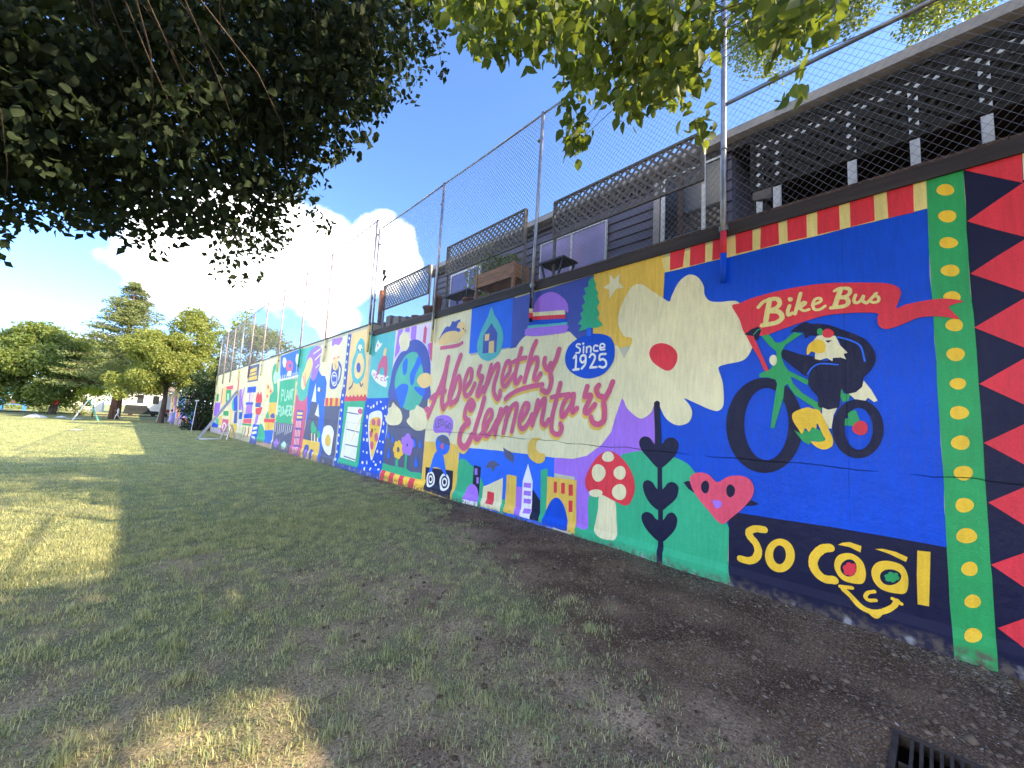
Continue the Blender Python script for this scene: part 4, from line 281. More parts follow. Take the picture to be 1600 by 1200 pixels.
# ============================================================ ground
D = 4.763                                               # wall face: x = D, the mural looks towards -x
GR = (2.74, 3.28, -.44, .20)                            # drain opening x0, x1, y0, y1
def fbm(x, y, s, o=3):
    return noise.fractal(Vector((x*s, y*s, 3.7)), 1.0, 2.0, o)
def gz(x, y):
    z = -.0128*max(0., min(y, 60.)-8)
    z += .055*math.exp(-((y-4.3)/2.6)**2)*min(1, max(0, (x-1.5)/2.5))
    k = 1/(1+max(0, y)/12)
    z += .018*k*fbm(x, y, .9)
    if 2.3 < x < 3.7 and -.9 < y < .6: z *= .15
    return z
EDGE = [(-4,2.2),(.6,2.4),(1,2.55),(1.9,2.7),(3.1,3.15),(5,3.8),(8.3,4.5),(11,4.9),(14,5.2),(60,5.2)]
def edge(y):
    for (a, b), (c, d) in zip(EDGE, EDGE[1:]):
        if y <= c: return b+(d-b)*max(0, (y-a))/(c-a)
    return 5.2
def gmask(x, y):                                        # how grassy the ground is, 0 bare earth .. 1 turf
    n = fbm(x, y, 1.1, 4); n2 = fbm(x+9, y-4, 3.1, 3)
    m = (edge(y)-x)/1.1+.25+.55*n
    t = .24+.115*y+.12*max(0, -x)+.50*n+.36*n2          # thin and patchy in the foreground
    return max(0., min(1., m, t))
def grid_of(f, x0=-4.2, x1=5.1, y0=-.6, y1=18.2, st=.06):  # looked up by the scatter loops below
    gx_, gy_ = np.arange(x0,x1,st), np.arange(y0,y1,st); A_ = np.array([[f(x,y) for x in gx_] for y in gy_])
    def look(X, Y):
        u = np.clip((X-x0)/st,0,len(gx_)-1.001); v = np.clip((Y-y0)/st,0,len(gy_)-1.001); i = u.astype(int); j = v.astype(int); u = u-i; v = v-j
        return A_[j,i]*(1-u)*(1-v)+A_[j,i+1]*u*(1-v)+A_[j+1,i]*(1-u)*v+A_[j+1,i+1]*u*v
    return look
gm_n = grid_of(gmask); rough_n = grid_of(lambda x, y: gz(x,y)+.0128*max(0., min(y,60.)-8)); tuft_n = grid_of(lambda x, y: noise.noise(Vector((x*4.5,y*4.5,8))))
def gz_n(X, Y): return rough_n(X,Y)*(Y < 18)-.0128*np.clip(np.minimum(Y,60)-8,0,None)
xs = np.unique(np.round(np.concatenate([[-220,-140,-90,-60,-40,-28,-20,-14,-10,-8,-6.5,-5.5,-4.7], np.arange(-4,-1.5,.16), np.arange(-1.5,4.9,.06), [GR[0],GR[1],5,5.4,6,8,12,20,40,80,160,220]]),4))
ys = np.unique(np.round(np.concatenate([[-160,-80,-40,-20,-12,-8,-6,-5,-4], np.arange(-3.5,-.5,.2), np.arange(-.5,8,.06), np.arange(8,16,.14), np.arange(16,44,.5), np.arange(44,90,2.), [95,105,120,140,170,220,300,420], [GR[2],GR[3]]]),4))
nx, ny = len(xs), len(ys)
V = np.zeros((nx*ny,3)); TI = np.zeros(nx*ny)
for j, y in enumerate(ys):
    for i, x in enumerate(xs):
        V[j*nx+i] = (x, y, gz(x, y)); TI[j*nx+i] = gmask(x, y)
I, J = np.meshgrid(np.arange(nx-1), np.arange(ny-1)); a = (J*nx+I).ravel(); F = np.stack([a, a+1, a+nx+1, a+nx], 1)
cx = (xs[:-1]+xs[1:])/2; cy = (ys[:-1]+ys[1:])/2
hole = ((cx[I.ravel()] > GR[0]) & (cx[I.ravel()] < GR[1]) & (cy[J.ravel()] > GR[2]) & (cy[J.ravel()] < GR[3]))
F = F[~hole]
m, n, l, b = newmat('lawn_ground')
at = n.new('ShaderNodeAttribute'); at.attribute_name = 'tint'; ge = n.new('ShaderNodeNewGeometry')
def tnoise(sc, det=5, src=None):
    t = n.new('ShaderNodeTexNoise'); t.inputs['Scale'].default_value = sc; t.inputs['Detail'].default_value = det; l.new(src or ge.outputs['Position'], t.inputs['Vector']); return t.outputs[0]
def ramp(src, stops):
    r = n.new('ShaderNodeValToRGB'); e = r.color_ramp.elements
    while len(e) < len(stops): e.new(.5)
    for k, (p, c) in zip(e, stops): k.position = p; k.color = (*c, 1)
    l.new(src, r.inputs[0]); return r.outputs[0]
dirt = ramp(tnoise(75, 9), [(.32,(.075,.048,.030)), (.5,(.170,.115,.074)), (.60,(.245,.175,.116)), (.68,(.40,.32,.24)), (.75,(.125,.082,.052))])
drye = ramp(tnoise(60, 9), [(.32,(.15,.11,.075)), (.48,(.36,.28,.195)), (.58,(.52,.42,.30)), (.68,(.24,.18,.12)), (.78,(.45,.37,.27))])
ad = n.new('ShaderNodeAttribute'); ad.attribute_name = 'dry'
dirt2 = ramp(tnoise(2.2, 4), [(.35,(.55,.52,.5)), (.65,(1.25,1.2,1.15))])
grs = ramp(tnoise(34, 7), [(.3,(.10,.13,.055)), (.5,(.24,.275,.12)), (.62,(.42,.43,.21)), (.75,(.17,.205,.085))])
grs2 = ramp(tnoise(.55, 5), [(.35,(.8,.9,.8)), (.65,(1.2,1.08,1.1))])
def mixn(bt, f, A, B):
    k = n.new('ShaderNodeMix'); k.data_type = 'RGBA'; k.blend_type = bt
    if isinstance(f, float): k.inputs[0].default_value = f
    else: l.new(f, k.inputs[0])
    l.new(A, k.inputs[6]); l.new(B, k.inputs[7]); return k.outputs[2]
sy = n.new('ShaderNodeSeparateXYZ'); l.new(ge.outputs['Position'], sy.inputs[0])
nr = n.new('ShaderNodeMapRange'); nr.inputs[1].default_value = 5; nr.inputs[2].default_value = 15; l.new(sy.outputs[1], nr.inputs[0])
thatch = ramp(tnoise(80, 8), [(.32,(.06,.075,.04)), (.48,(.17,.19,.10)), (.58,(.34,.33,.20)), (.7,(.11,.125,.065))])
gm = n.new('ShaderNodeMapRange'); gm.inputs[1].default_value = .25; gm.inputs[2].default_value = .85; l.new(at.outputs['Fac'], gm.inputs[0])
l.new(mixn('MIX', gm.outputs[0], mixn('MULTIPLY', 1., mixn('MIX', ad.outputs['Fac'], dirt, drye), dirt2), mixn('MULTIPLY', 1., mixn('MIX', nr.outputs[0], thatch, grs), grs2)), b.inputs['Base Color'])
b.inputs['Roughness'].default_value = .95; b.inputs['Specular IOR Level'].default_value = .15
bp = n.new('ShaderNodeBump'); bp.inputs['Strength'].default_value = .9; bp.inputs['Distance'].default_value = .014; l.new(tnoise(85, 8), bp.inputs['Height']); l.new(bp.outputs[0], b.inputs['Normal'])
ground = npmesh('ground', V, F, m, tint=TI, smooth=True)
dry = np.array([max(0., min(1., (edge(y)-x)/1.0+.35+.5*fbm(x,y,1.7))) for y in ys for x in xs])
ground.data.attributes.new('dry','FLOAT','POINT').data.foreach_set('value', dry.astype(np.float32)); tag(ground, kind='structure')
# ============================================================ mural paint
g = bpy.data.node_groups.new('paint_relief', 'ShaderNodeTree'); gi = g.interface
for nm, tp in (('Factor','NodeSocketFloat'),('Crack','NodeSocketFloat'),('Dirt','NodeSocketFloat'),('Rough','NodeSocketFloat'),('Normal','NodeSocketVector'),('Pale','NodeSocketFloat')): gi.new_socket(nm, in_out='OUTPUT', socket_type=tp)
n = g.nodes; l = g.links; ge = n.new('ShaderNodeNewGeometry'); P_ = ge.outputs['Position']; go = n.new('NodeGroupOutput')
sp = n.new('ShaderNodeSeparateXYZ'); l.new(P_, sp.inputs[0])
def mth(op, *a):
    k = n.new('ShaderNodeMath'); k.operation = op
    for i, v in enumerate(a):
        if isinstance(v, (int, float)): k.inputs[i].default_value = v
        else: l.new(v, k.inputs[i])
    return k.outputs[0]
def rng_(s, a, b_, c, d):
    k = n.new('ShaderNodeMapRange'); l.new(s, k.inputs[0])
    for i, v in enumerate((a, b_, c, d)): k.inputs[i+1].default_value = v
    return k.outputs[0]
mpv = n.new('ShaderNodeMapping'); mpv.inputs['Scale'].default_value = (1, 3.2, .5); l.new(P_, mpv.inputs[0])
big = tnoise(1.6, 4); streak = tnoise(9, 5, mpv.outputs[0]); grit = tnoise(70, 4); lump = tnoise(11, 3)
fac = mth('ADD', rng_(big, .3, .7, -.09, .09), mth('ADD', rng_(streak, .3, .7, -.08, .08), rng_(grit, .3, .7, .94, 1.06)))
# construction joints: the level one at eye height, upright ones every few metres
wob = tnoise(3.0, 5)
jl = mth('ABSOLUTE', mth('SUBTRACT', sp.outputs[2], mth('ADD', 1.315, mth('MULTIPLY', wob, .07))))
gate = rng_(tnoise(2.3, 3), .36, .52, 0, 1)
crk = mth('MULTIPLY', rng_(jl, .002, .006, 1, 0), gate)
vj = mth('ABSOLUTE', mth('SUBTRACT', mth('MODULO', mth('ADD', sp.outputs[1], 20.2), 2.44), 1.22))
vcr = mth('MULTIPLY', rng_(vj, .0015, .004, .22, 0), rng_(tnoise(1.7, 2), .40, .5, 0, 1))
crack = mth('MAXIMUM', crk, vcr)
dz = mth('SUBTRACT', sp.outputs[2], mth('MULTIPLY', tnoise(7, 6), .22))
dirtm = mth('MULTIPLY', rng_(dz, -.06, .02, 1, 0), rng_(tnoise(18, 5), .42, .6, .15, .9))
hgt = mth('SUBTRACT', mth('ADD', mth('MULTIPLY', grit, .25), mth('ADD', mth('MULTIPLY', lump, .8), mth('MULTIPLY', streak, .35))), mth('MULTIPLY', crack, 2.2))
bp = n.new('ShaderNodeBump'); bp.inputs['Strength'].default_value = .75; bp.inputs['Distance'].default_value = .009; l.new(hgt, bp.inputs['Height'])
l.new(fac, go.inputs[0]); l.new(crack, go.inputs[1]); l.new(dirtm, go.inputs[2]); l.new(rng_(streak, .3, .7, .36, .55), go.inputs[3]); l.new(bp.outputs[0], go.inputs[4]); l.new(mth('MULTIPLY', rng_(mth('SUBTRACT', sp.outputs[2], mth('MULTIPLY', tnoise(4, 5), .26)), -.085, -.05, 1, 0), rng_(tnoise(6, 4), .56, .66, 0, .5)), go.inputs[5])
PAINT = dict(cobalt=(4,78,205), azure=(40,108,235), navy=(22,22,56), indigo=(72,84,170), slate=(92,92,122), red=(232,58,70), rose=(218,92,128), coral=(238,84,110), yellow=(252,200,56), gold=(240,194,82), sand=(250,210,132),  # slate: navy greyed by glare at the left end, put into the colour
 butter=(240,216,136), cream=(240,226,178), white=(246,240,234), leaf=(52,164,92), emerald=(58,178,128), sea=(84,186,160), teal=(90,186,184), mint=(190,232,200), violet=(174,118,228), lilac=(230,214,232))
PG = 1.06
def paint(nm):
    if 'paint_'+nm in MATS: return MATS['paint_'+nm]
    m, n, l, b = newmat('paint_'+nm); q = n.new('ShaderNodeGroup'); q.node_tree = g
    def mx(bt, f, A, B):
        k = n.new('ShaderNodeMix'); k.data_type = 'RGBA'; k.blend_type = bt
        for i, v in ((0,f),(6,A),(7,B)):
            if hasattr(v, 'links'): l.new(v, k.inputs[i])
            else: k.inputs[i].default_value = v
        return k.outputs[2]
    c = tuple(v*PG for v in lin(PAINT[nm]))
    c1 = mx('MULTIPLY', 1., (*c,1), q.outputs[0]); c2 = mx('MIX', q.outputs[1], c1, (*[v*.3+.006 for v in c],1)); c3 = mx('MIX', q.outputs[5], mx('MIX', q.outputs[2], c2, (.13,.10,.08,1)), (.52,.52,.55,1))
    l.new(c3, b.inputs['Base Color']); l.new(q.outputs[3], b.inputs['Roughness']); l.new(q.outputs[4], b.inputs['Normal']); b.inputs['Specular IOR Level'].default_value = .25
    return m
def bulge(z):                                           # the footing stands a little proud of the wall
    if z > .22: return 0.
    if z > .15: return .035*(.22-z)/.07
    return .035+.02*(.15-z)
def crom(p, closed, k):                                 # Catmull-Rom through control points
    p = [np.array(q, float) for q in p]; n = len(p); out = []
    if closed: get = lambda i: p[i % n]
    else: get = lambda i: p[i] if 0 <= i < n else (2*p[0]-p[1] if i < 0 else 2*p[-1]-p[-2])
    for i in range(n if closed else n-1):
        a, b_, c, d = get(i-1), get(i), get(i+1), get(i+2)
        for t in np.arange(0, 1, 1/k):
            out.append(.5*((2*b_)+(c-a)*t+(2*a-5*b_+4*c-d)*t*t+(3*b_-a-3*c+d)*t**3))
    if not closed: out.append(p[-1])
    return out
wall = thing('mural_wall', 'long concrete retaining wall covered by a bright school mural', 'mural wall')
pr = random.Random(3)
def draw_figure(name, level, prims):
    bm = bmesh.new(); cols = []; off0 = .0008+level*.0035+1.3e-5*len(wall.children); zmin = 9
    def mi(c):
        if c not in cols: cols.append(c)
        return cols.index(c)
    for i, (kind, col, a) in enumerate(prims):
        off = off0+i*5e-5; q = mi(col); polys = []
        if kind in 'LS':
            p = [(a[k]/1000, a[k+1]/1000) for k in range(0, len(a), 2)]; far = sum(y for y, z in p)/len(p)
            if kind == 'S': pts = crom(p, True, 6 if far < 8 else 4)
            else:
                pts = []
                for k in range(len(p)):
                    A = np.array(p[k]); B = np.array(p[(k+1) % len(p)]); s = np.linalg.norm(B-A); c = max(1, min(14, int(s/.16))); nr = np.array([-(B-A)[1], (B-A)[0]])/max(s, 1e-6)
                    for t in range(c): pts.append(A+(B-A)*t/c+(nr*pr.uniform(-.0045,.0045) if t else 0))
            polys.append([(y, z, 0) for y, z in pts])
        elif kind == 'E':
            cy, cz, ux, uz, vx, vz = [v/1000 for v in a]; k = 22 if cy < 8 else 12; ph = pr.random()*6
            polys.append([(cy+(ux*math.cos(t)+vx*math.sin(t))*w, cz+(uz*math.cos(t)+vz*math.sin(t))*w, 0) for t in np.arange(0, 6.283, 6.2832/k) for w in (1+.035*math.sin(3*t+ph),)])
        elif kind == 'R':
            o, n_ = [v/1000 for v in a[:6]], [v/1000 for v in a[6:]]; k = 44 if o[0] < 6 else 20
            rg = [[(e[0]+e[2]*math.cos(t)+e[4]*math.sin(t), e[1]+e[3]*math.cos(t)+e[5]*math.sin(t), 0) for t in np.arange(k)*2*math.pi/k] for e in (o, n_)]
            polys += [[rg[0][t], rg[0][(t+1) % k], rg[1][(t+1) % k], rg[1][t]] for t in range(k)]
        elif kind == 'K':
            w = a[0]/2000; p = [(a[k]/1000, a[k+1]/1000) for k in range(1, len(a), 2)]; s = crom(p, False, 7 if p[0][0] < 10 else 4) if len(p) > 2 else [np.array(p[0])+(np.array(p[1])-np.array(p[0]))*t for t in (0,.5,1)]
            Lf = []; Rt = []
            for k in range(len(s)):
                d = s[min(k+1, len(s)-1)]-s[max(k-1, 0)]; d = d/max(np.linalg.norm(d), 1e-9); nr = np.array([-d[1], d[0]])*w*(1+pr.uniform(-.05,.05)); Lf.append(s[k]+nr); Rt.append(s[k]-nr)
            polys += [[(*Lf[k], k*1e-6), (*Lf[k+1], (k+1)*1e-6), (*Rt[k+1], (k+1)*1e-6), (*Rt[k], k*1e-6)] for k in range(len(s)-1)]
            for e, sg in ((0,-1),(len(s)-1,1)):            # rounded brush ends
                d = (s[1]-s[0] if e == 0 else s[-1]-s[-2]); d = d/max(np.linalg.norm(d), 1e-9)*sg; nn = np.array([-d[1], d[0]])
                polys.append([(*(s[e]+(nn*math.cos(t)+d*math.sin(t))*w), e*1e-6) for t in np.linspace(0, math.pi, 7)])
        for P in polys:
            zmin = min(zmin, min(v[1] for v in P)); k = len(P)
            if kind in 'LSE':                            # fill the outline, concave or not
                vo, _, fo, *_ = delaunay_2d_cdt([Vector((y, z)) for y, z, dx in P], [], [list(range(k))], 1, 1e-6)
                vv = [bm.verts.new((D-off, v.x, v.y)) for v in vo]
                for t in fo: f = bm.faces.new([vv[j] for j in t]); f.material_index = q
            else:
                f = bm.faces.new([bm.verts.new((D-off-dx, y, z)) for y, z, dx in P]); f.material_index = q
    if zmin < .23:
        for zc in (.22, .15, .02): bmesh.ops.bisect_plane(bm, geom=bm.verts[:]+bm.edges[:]+bm.faces[:], plane_co=(0,0,zc), plane_no=(0,0,1))
        for v in bm.verts: v.co.x -= bulge(v.co.z)
    for f in bm.faces:
        f.normal_update()
        if f.normal.x > 0: f.normal_flip()
    me = bpy.data.meshes.new(name); bm.to_mesh(me); bm.free()
    for c in cols: me.materials.append(paint(c))
    return link(name, me, wall)
for nm, lv, prims in MURAL: draw_figure(nm, lv, prims)
# the mural goes on past the right edge of the picture
draw_figure('painted_plain_panel', 0, [('L','cobalt',[-640,-600,-640,3900,-6500,3900,-6500,-600])])
draw_figure('painted_end_stripe', 1, [('L','leaf',[-2600,-600,-2600,3880,-3050,3880,-3050,-600])]+[('E','yellow',[-2825,350+k*420,110,0,0,120]) for k in range(9)])
# the concrete itself, with its footing
mb = MB()
for y0, y1, zt in ((-6.5,11.06,4.0),(11.06,41.25,4.25)):
    prof = [(D-bulge(-.7),-.8),(D-bulge(.02),.02),(D-.035,.15),(D,.22),(D,zt),(D+.32,zt),(D+.32,-.8)]
    k = len(prof); mb.add([(x,y0,z) for x,z in prof]+[(x,y1,z) for x,z in prof], [(i,i+1,k+i+1,k+i) for i in range(k-1)]+[tuple(range(k))[::-1], tuple(range(k,2*k))])
mb.build('concrete_wall', 'undercoat', wall)
cap = MB().box((D-.03,-6.5,3.88),(D+.3,11.04,4.015)).build('fascia_board', 'fascia_brown', wall)
y = -6.5
while y < 11:                                           # rough timbers edging the terrace, laid end to end
    e = min(11.0, y+rnd.uniform(1.6,2.4)); MB().box((D+.03,y,4.018),(D+.17,e-.006,4.018+rnd.uniform(.045,.07))).build('edging_timber', 'edging_brown', wall); y = e
MB().box((D-.02,11.08,4.253),(D+.34,41.27,4.30)).build('coping', 'lattice_grey', wall)
# second, farther stretch of painted wall
fw = thing('far_mural_wall', 'farther stretch of painted wall beyond the dark shrub', 'mural wall')
A = Vector((3.86,45.5)); B = Vector((3.36,70)); 
def fq(t0, t1, z0, z1, off): 
    p, q = A+(B-A)*t0, A+(B-A)*t1
    return [(p.x-off,p.y,z0),(q.x-off,q.y,z0),(q.x-off,q.y,z1),(p.x-off,p.y,z1)]
MB().add(fq(0,1,-1,3.2,0)+[(v[0]+.4,v[1],v[2]) for v in fq(0,1,-1,3.2,0)], [(0,1,2,3),(7,6,5,4),(3,2,6,7),(0,3,7,4),(1,5,6,2)]).build('concrete_wall', 'undercoat', fw)
fc = ['cobalt','sand','violet','lilac','gold','azure','coral','sea','cream','indigo','rose','cobalt','white','gold','violet']
for k in range(15):
    z = -.7
    for s in range(3):
        h_ = rnd.uniform(.7,1.5); MB().add(fq(k/15+.001,(k+1)/15-.001,z,min(z+h_,3.1),.004+.002*s), [(0,3,2,1)]).build('painted_panel', paint(fc[(k*2+s*5) % 15]), fw); z += h_
        if z > 3: break
# ============================================================ chain-link fences on top of the wall
PX = D-.072
def chain_mesh(y0, y1, z0, z1, parent, x=PX+.035, pitch=.078, rad=.0017):
    mb = MB(); H = z1-z0; slope = 1.12; dy = H/slope
    for sgn in (1, -1):
        s = y0-dy; xx = x+.003*sgn
        while s < y1+dy:
            ya, yb = s, s+dy*sgn; za, zb = z0, z1     # line y = s + sgn*(z-z0)/slope
            pts = []
            lo, hi = 0., 1.
            d = yb-ya
            for lim, side in ((y0,1),(y1,-1)):
                t = (lim-ya)/d
                if (d > 0) == (side > 0): lo = max(lo, t)
                else: hi = min(hi, t)
            if hi-lo > .01:
                p = Vector((xx, ya+d*lo, z0+H*lo)); q = Vector((xx, ya+d*hi, z0+H*hi)); k = max(1, int((q-p).length/.4)); mb.tube([p.lerp(q, i/k) for i in range(k+1)], rad, 3, cap=False)
            s += pitch
    return tag(mb.build('wire_mesh', 'wire_metal', parent), kind='stuff')
def sleeve(post_y, z0, z1, col, parent, rad=.0325):
    MB().tube([(PX,post_y,z0),(PX,post_y,z1)], rad, 10).build('painted_sleeve', paint(col), parent, True)
def post(y, z0, z1, material, parent, r=.03, lean=0):
    o = MB().tube([(PX,y,z0),(PX,y+lean*.5,(z0+z1)/2),(PX,y+lean,z1)], r, 10).build('post', material, parent, True)
    MB().tube([(PX,y+lean,z1-.004),(PX,y+lean,z1+.02)], [r*1.12,r*.75], 10).build('post_cap', material, o, True)
    for z in (z0+.42, z0+1.6, z1-.5):
        if z > 4.05: MB().tube([(PX,y,z-.012),(PX,y,z+.012)], r*1.22, 10).build('tie_band', material, o, True)
    MB().box((PX-.015,y-.045,3.93),(D-.031,y+.045,3.99)).build('wall_bracket', material, o)
    return o
def rail(y0, y1, z, material, parent, r=.021): return MB().tube([(PX+.01,y0,z),(PX+.01,(y0+y1)/2,z-.008),(PX+.01,y1,z)], r, 8).build('rail', material, parent, True)
fa = thing('chain_link_fence', 'grey chain link fence above the school name, posts bolted to wall', 'fence')
for y, lean in ((1.58,0),(4.62,-.06),(7.72,-.05),(10.96,.10)): post(y, 3.33, 7.10, 'galvanised', fa, .031, lean)
for a_, b_ in ((1.58,4.62),(4.62,7.72),(7.72,10.96)): rail(a_, b_, 7.09, 'galvanised', fa); chain_mesh(a_, b_, 4.02, 7.08, fa, rad=.0017 if a_ < 4 else .0024)
MB().tube([(PX+.03,1.6,4.05),(PX+.03,6,4.03),(PX+.03,10.9,4.05)], .004, 5).build('tension_wire', 'wire_metal', fa)
fb = thing('chain_link_fence', 'taller grey chain link fence with middle rail before the dark porch', 'fence')
for y in (-1.5,-4.6): post(y, 3.33, 7.6, 'galvanised', fb)
for a_, b_ in ((-1.5,1.58),(-4.6,-1.5)):
    rail(a_, b_-.03, 5.50, 'galvanised', fb, .023); rail(a_, b_-.03, 7.58, 'galvanised', fb); chain_mesh(a_, b_-.02, 4.02, 7.58, fb, rad=.0015)
ff = thing('chain_link_fence', 'chain link fence with thin pinkish posts along the far wall', 'fence')
ly = [11.17,14.9,17.9,21.35,24.8,28.1,31.3,34.5,37.7,40.7]
for k, y in enumerate(ly): post(y, 3.42, 7.46, 'galvanised' if k in (0,6,9) else 'pinkish_pipe', ff, .036 if k == 0 else .034, .12 if k < 4 else 0)
for a_, b_ in zip(ly, ly[1:]): rail(a_, b_, 7.44, 'galvanised', ff, .02); chain_mesh(a_+.01, b_-.01, 4.31, 7.43, ff, pitch=.085, rad=.0022)
for y, z0, z1, c, p in ((1.58,3.66,3.92,'red',fa),(1.58,3.328,3.655,'cobalt',fa),(4.62,3.55,3.9,'navy',fa),(4.62,3.47,3.545,'butter',fa),(4.62,3.38,3.465,'red',fa),(4.62,3.328,3.375,'navy',fa),(7.72,3.328,3.9,'cream',fa),(10.96,3.328,3.9,'sea',fa),(11.17,3.42,4.2,'sand',ff),(14.9,3.42,4.2,'cream',ff),(17.9,3.42,4.2,'emerald',ff),(21.35,3.42,4.2,'butter',ff),(24.8,3.42,4.2,'cream',ff),(31.3,3.42,4.2,'butter',ff)): sleeve(y, z0-.004, z1, c, p, .0345 if p is fa else .0365)
# ============================================================ upper yard and terrace
tag(MB().add([(D+.3,-60,3.86),(90,-60,3.86),(90,140,3.86),(D+.3,140,3.86)], [(0,1,2,3)]).build('upper_yard', 'soil'), kind='structure')
MB_ = MB().box((D+.19,-6.4,3.9),(6.2,10.6,4.03)); tag(MB_.build('terrace_deck', 'deck_wood'), kind='structure')
# ============================================================ house on the terrace
HX = 6.26
hs = thing('house', 'dark slate sided house with tan gutter on the terrace above wall', 'house')
board = None
for k in range(12):
    z = 3.95+k*.17
    if board is None:
        mb = MB(); mb.add([(0,0,0),(0,8.32,0),(.035,8.32,.19),(.035,0,.19),(.05,0,0),(.05,8.32,0),(.05,8.32,.19),(.05,0,.19)], [(0,3,2,1),(4,5,6,7),(0,1,5,4),(3,7,6,2),(0,4,7,3),(1,2,6,5)]); board = mb.build('siding_board', 'siding_slate', hs); board.location = (HX-.05,1.98,z)
    else:
        o = board.copy(); C.objects.link(o); o.parent = hs; o.location = (HX-.05,1.98,z)
MB().box((HX+.002,1.98,3.95),(12,10.3,6.02)).build('wall', 'siding_slate', hs)
MB().box((8.6,-3.1,3.95),(12,1.97,6.02)).build('porch_wall', 'porch_shade', hs)
MB().box((6.3,-3.1,5.93),(8.6,1.97,6.01)).build('porch_ceiling', 'porch_shade', hs)
MB().box((HX-.07,10.2,4.0),(HX+.06,10.31,6.0)).build('corner_board', 'siding_slate', hs)
rf = MB().add([(6.14,-3.3,6.13),(6.14,10.5,6.13),(9.4,10.5,6.85),(9.4,-3.3,6.85),(6.14,-3.3,6.03),(6.14,10.5,6.03),(9.4,10.5,6.75),(9.4,-3.3,6.75),(12.6,10.5,6.13),(12.6,-3.3,6.13),(12.6,10.5,6.03),(12.6,-3.3,6.03)], [(0,3,2,1),(4,5,6,7),(0,1,5,4),(3,9,8,2),(7,6,10,11),(0,4,7,3),(1,2,6,5),(3,7,11,9),(2,8,10,6),(9,11,10,8)]).build('roof', 'roof_shingle', hs)
MB().add([(6.02,-3.3,6.03),(6.135,-3.3,6.0),(6.135,-3.3,6.14),(6.00,-3.3,6.14),(6.02,10.5,6.03),(6.135,10.5,6.0),(6.135,10.5,6.14),(6.00,10.5,6.14)], [(0,4,5,1),(1,5,6,2),(2,6,7,3),(3,7,4,0),(0,1,2,3),(7,6,5,4)]).build('gutter', 'gutter_tan', rf)
MB().box((6.14,-3.3,5.9),(6.2,10.45,6.025)).build('fascia_board', 'fascia_brown', rf)
def window(y0, y1, z0, z1, pane, x=HX-.06, fr=.06, mullions=(), frame='trim_white'):
    w = MB().box((x-.03,y0,z0),(x+.01,y1,z1)).build('window', pane, hs)
    f = MB(); f.box((x-.05,y0-fr,z0-fr),(x-.005,y0,z1+fr)).box((x-.05,y1,z0-fr),(x-.005,y1+fr,z1+fr)).box((x-.05,y0,z0-fr),(x-.005,y1,z0)).box((x-.05,y0,z1),(x-.005,y1,z1+fr))
    for q in mullions: f.box((x-.045,q-.02,z0),(x-.008,q+.02,z1))
    f.build('window_frame', frame, w); return w
window(4.18, 5.84, 4.55, 5.55, 'glass_lavender', fr=.03, mullions=(5.0,)); window(8.05, 9.3, 4.7, 5.66, 'glass_blue', fr=.05, mullions=(8.5,))
w = window(2.12, 3.0, 4.06, 5.86, 'glass_dark', fr=.07, mullions=(2.36,)); w['label'] = 'dark sliding glass door with white frame'; w.name = 'sliding_door'
MB().box((HX-.12,3.09,4.0),(HX-.055,3.2,5.95)).build('door_trim', 'gutter_tan', hs)
MB().box((HX-.10,2.7,4.05),(HX-.06,2.78,5.8)).build('curtain', 'edging_brown', hs)
for y in (1.40,1.62,.59,.03,-.51,-1.3,-2.2): MB().box((HX-.04,y-.042,4.03),(HX+.04,y+.042,5.76)).build('porch_post', 'trim_white', hs)
MB().box((HX-.045,-3.0,5.762),(HX+.045,1.68,5.85)).build('porch_beam', 'trim_white', hs)
MB().box((HX-.02,-3.0,4.6),(HX+.02,1.3,4.66)).build('porch_rail', 'lattice_grey', hs)
# ============================================================ lattice screens
def lattice(y0, y1, z0, z1, x, label, m='lattice_grey', pitch=.135, sw=.038, legs=True, group=None):
    t = thing('lattice_screen', label, 'lattice screen', group); fr = .035
    for a_, b_ in (((x-.02,y0,z0),(x+.02,y1,z0+fr)),((x-.02,y0,z1-fr),(x+.02,y1,z1)),((x-.02,y0,z0+fr),(x+.02,y0+fr,z1-fr)),((x-.02,y1-fr,z0+fr),(x+.02,y1,z1-fr))): MB().box(a_, b_).build('frame_rail', m, t)
    mb = MB(); H = z1-z0-fr; a0, a1 = y0+fr*.5, y1-fr*.5
    for sg, dx in ((1,-.006),(-1,.006)):
        s = a0-H
        while s < a1+H:
            ya, yb = s, s+sg*H; lo, hi = 0., 1.; d = yb-ya
            for lim, side in ((a0,1),(a1,-1)):
                q = (lim-ya)/d
                if (d > 0) == (side > 0): lo = max(lo, q)
                else: hi = min(hi, q)
            if hi-lo > .02: mb.bar((x+dx,ya+d*lo,z0+fr/2+H*lo), (x+dx,ya+d*hi,z0+fr/2+H*hi), sw, .008, up=(1,0,0))
            s += pitch
    tag(mb.build('slats', m, t), kind='stuff')
    if legs:
        for y in (y0+.02, y1-.02): MB().box((x+.022,y-.02,4.03),(x+.062,y+.02,z1)).build('support_post', 'trim_white' if legs == 2 and y < (y0+y1)/2 else m, t)
    return t
LX = 5.21
lattice(2.0, 4.67, 4.98, 5.70, LX, 'long grey lattice screen in front of the lavender window', legs=2)
lattice(5.41, 8.15, 5.12, 5.86, LX, 'grey lattice screen above the wooden planter box')
lattice(8.9, 11.58, 4.83, 5.62, LX, 'leftmost grey lattice screen with open sky behind it', legs=2)
lattice(-3.0, 1.44, 4.56, 5.32, LX, 'large dark lattice screen in front of white porch posts', 'lattice_shaded', pitch=.13, sw=.052)
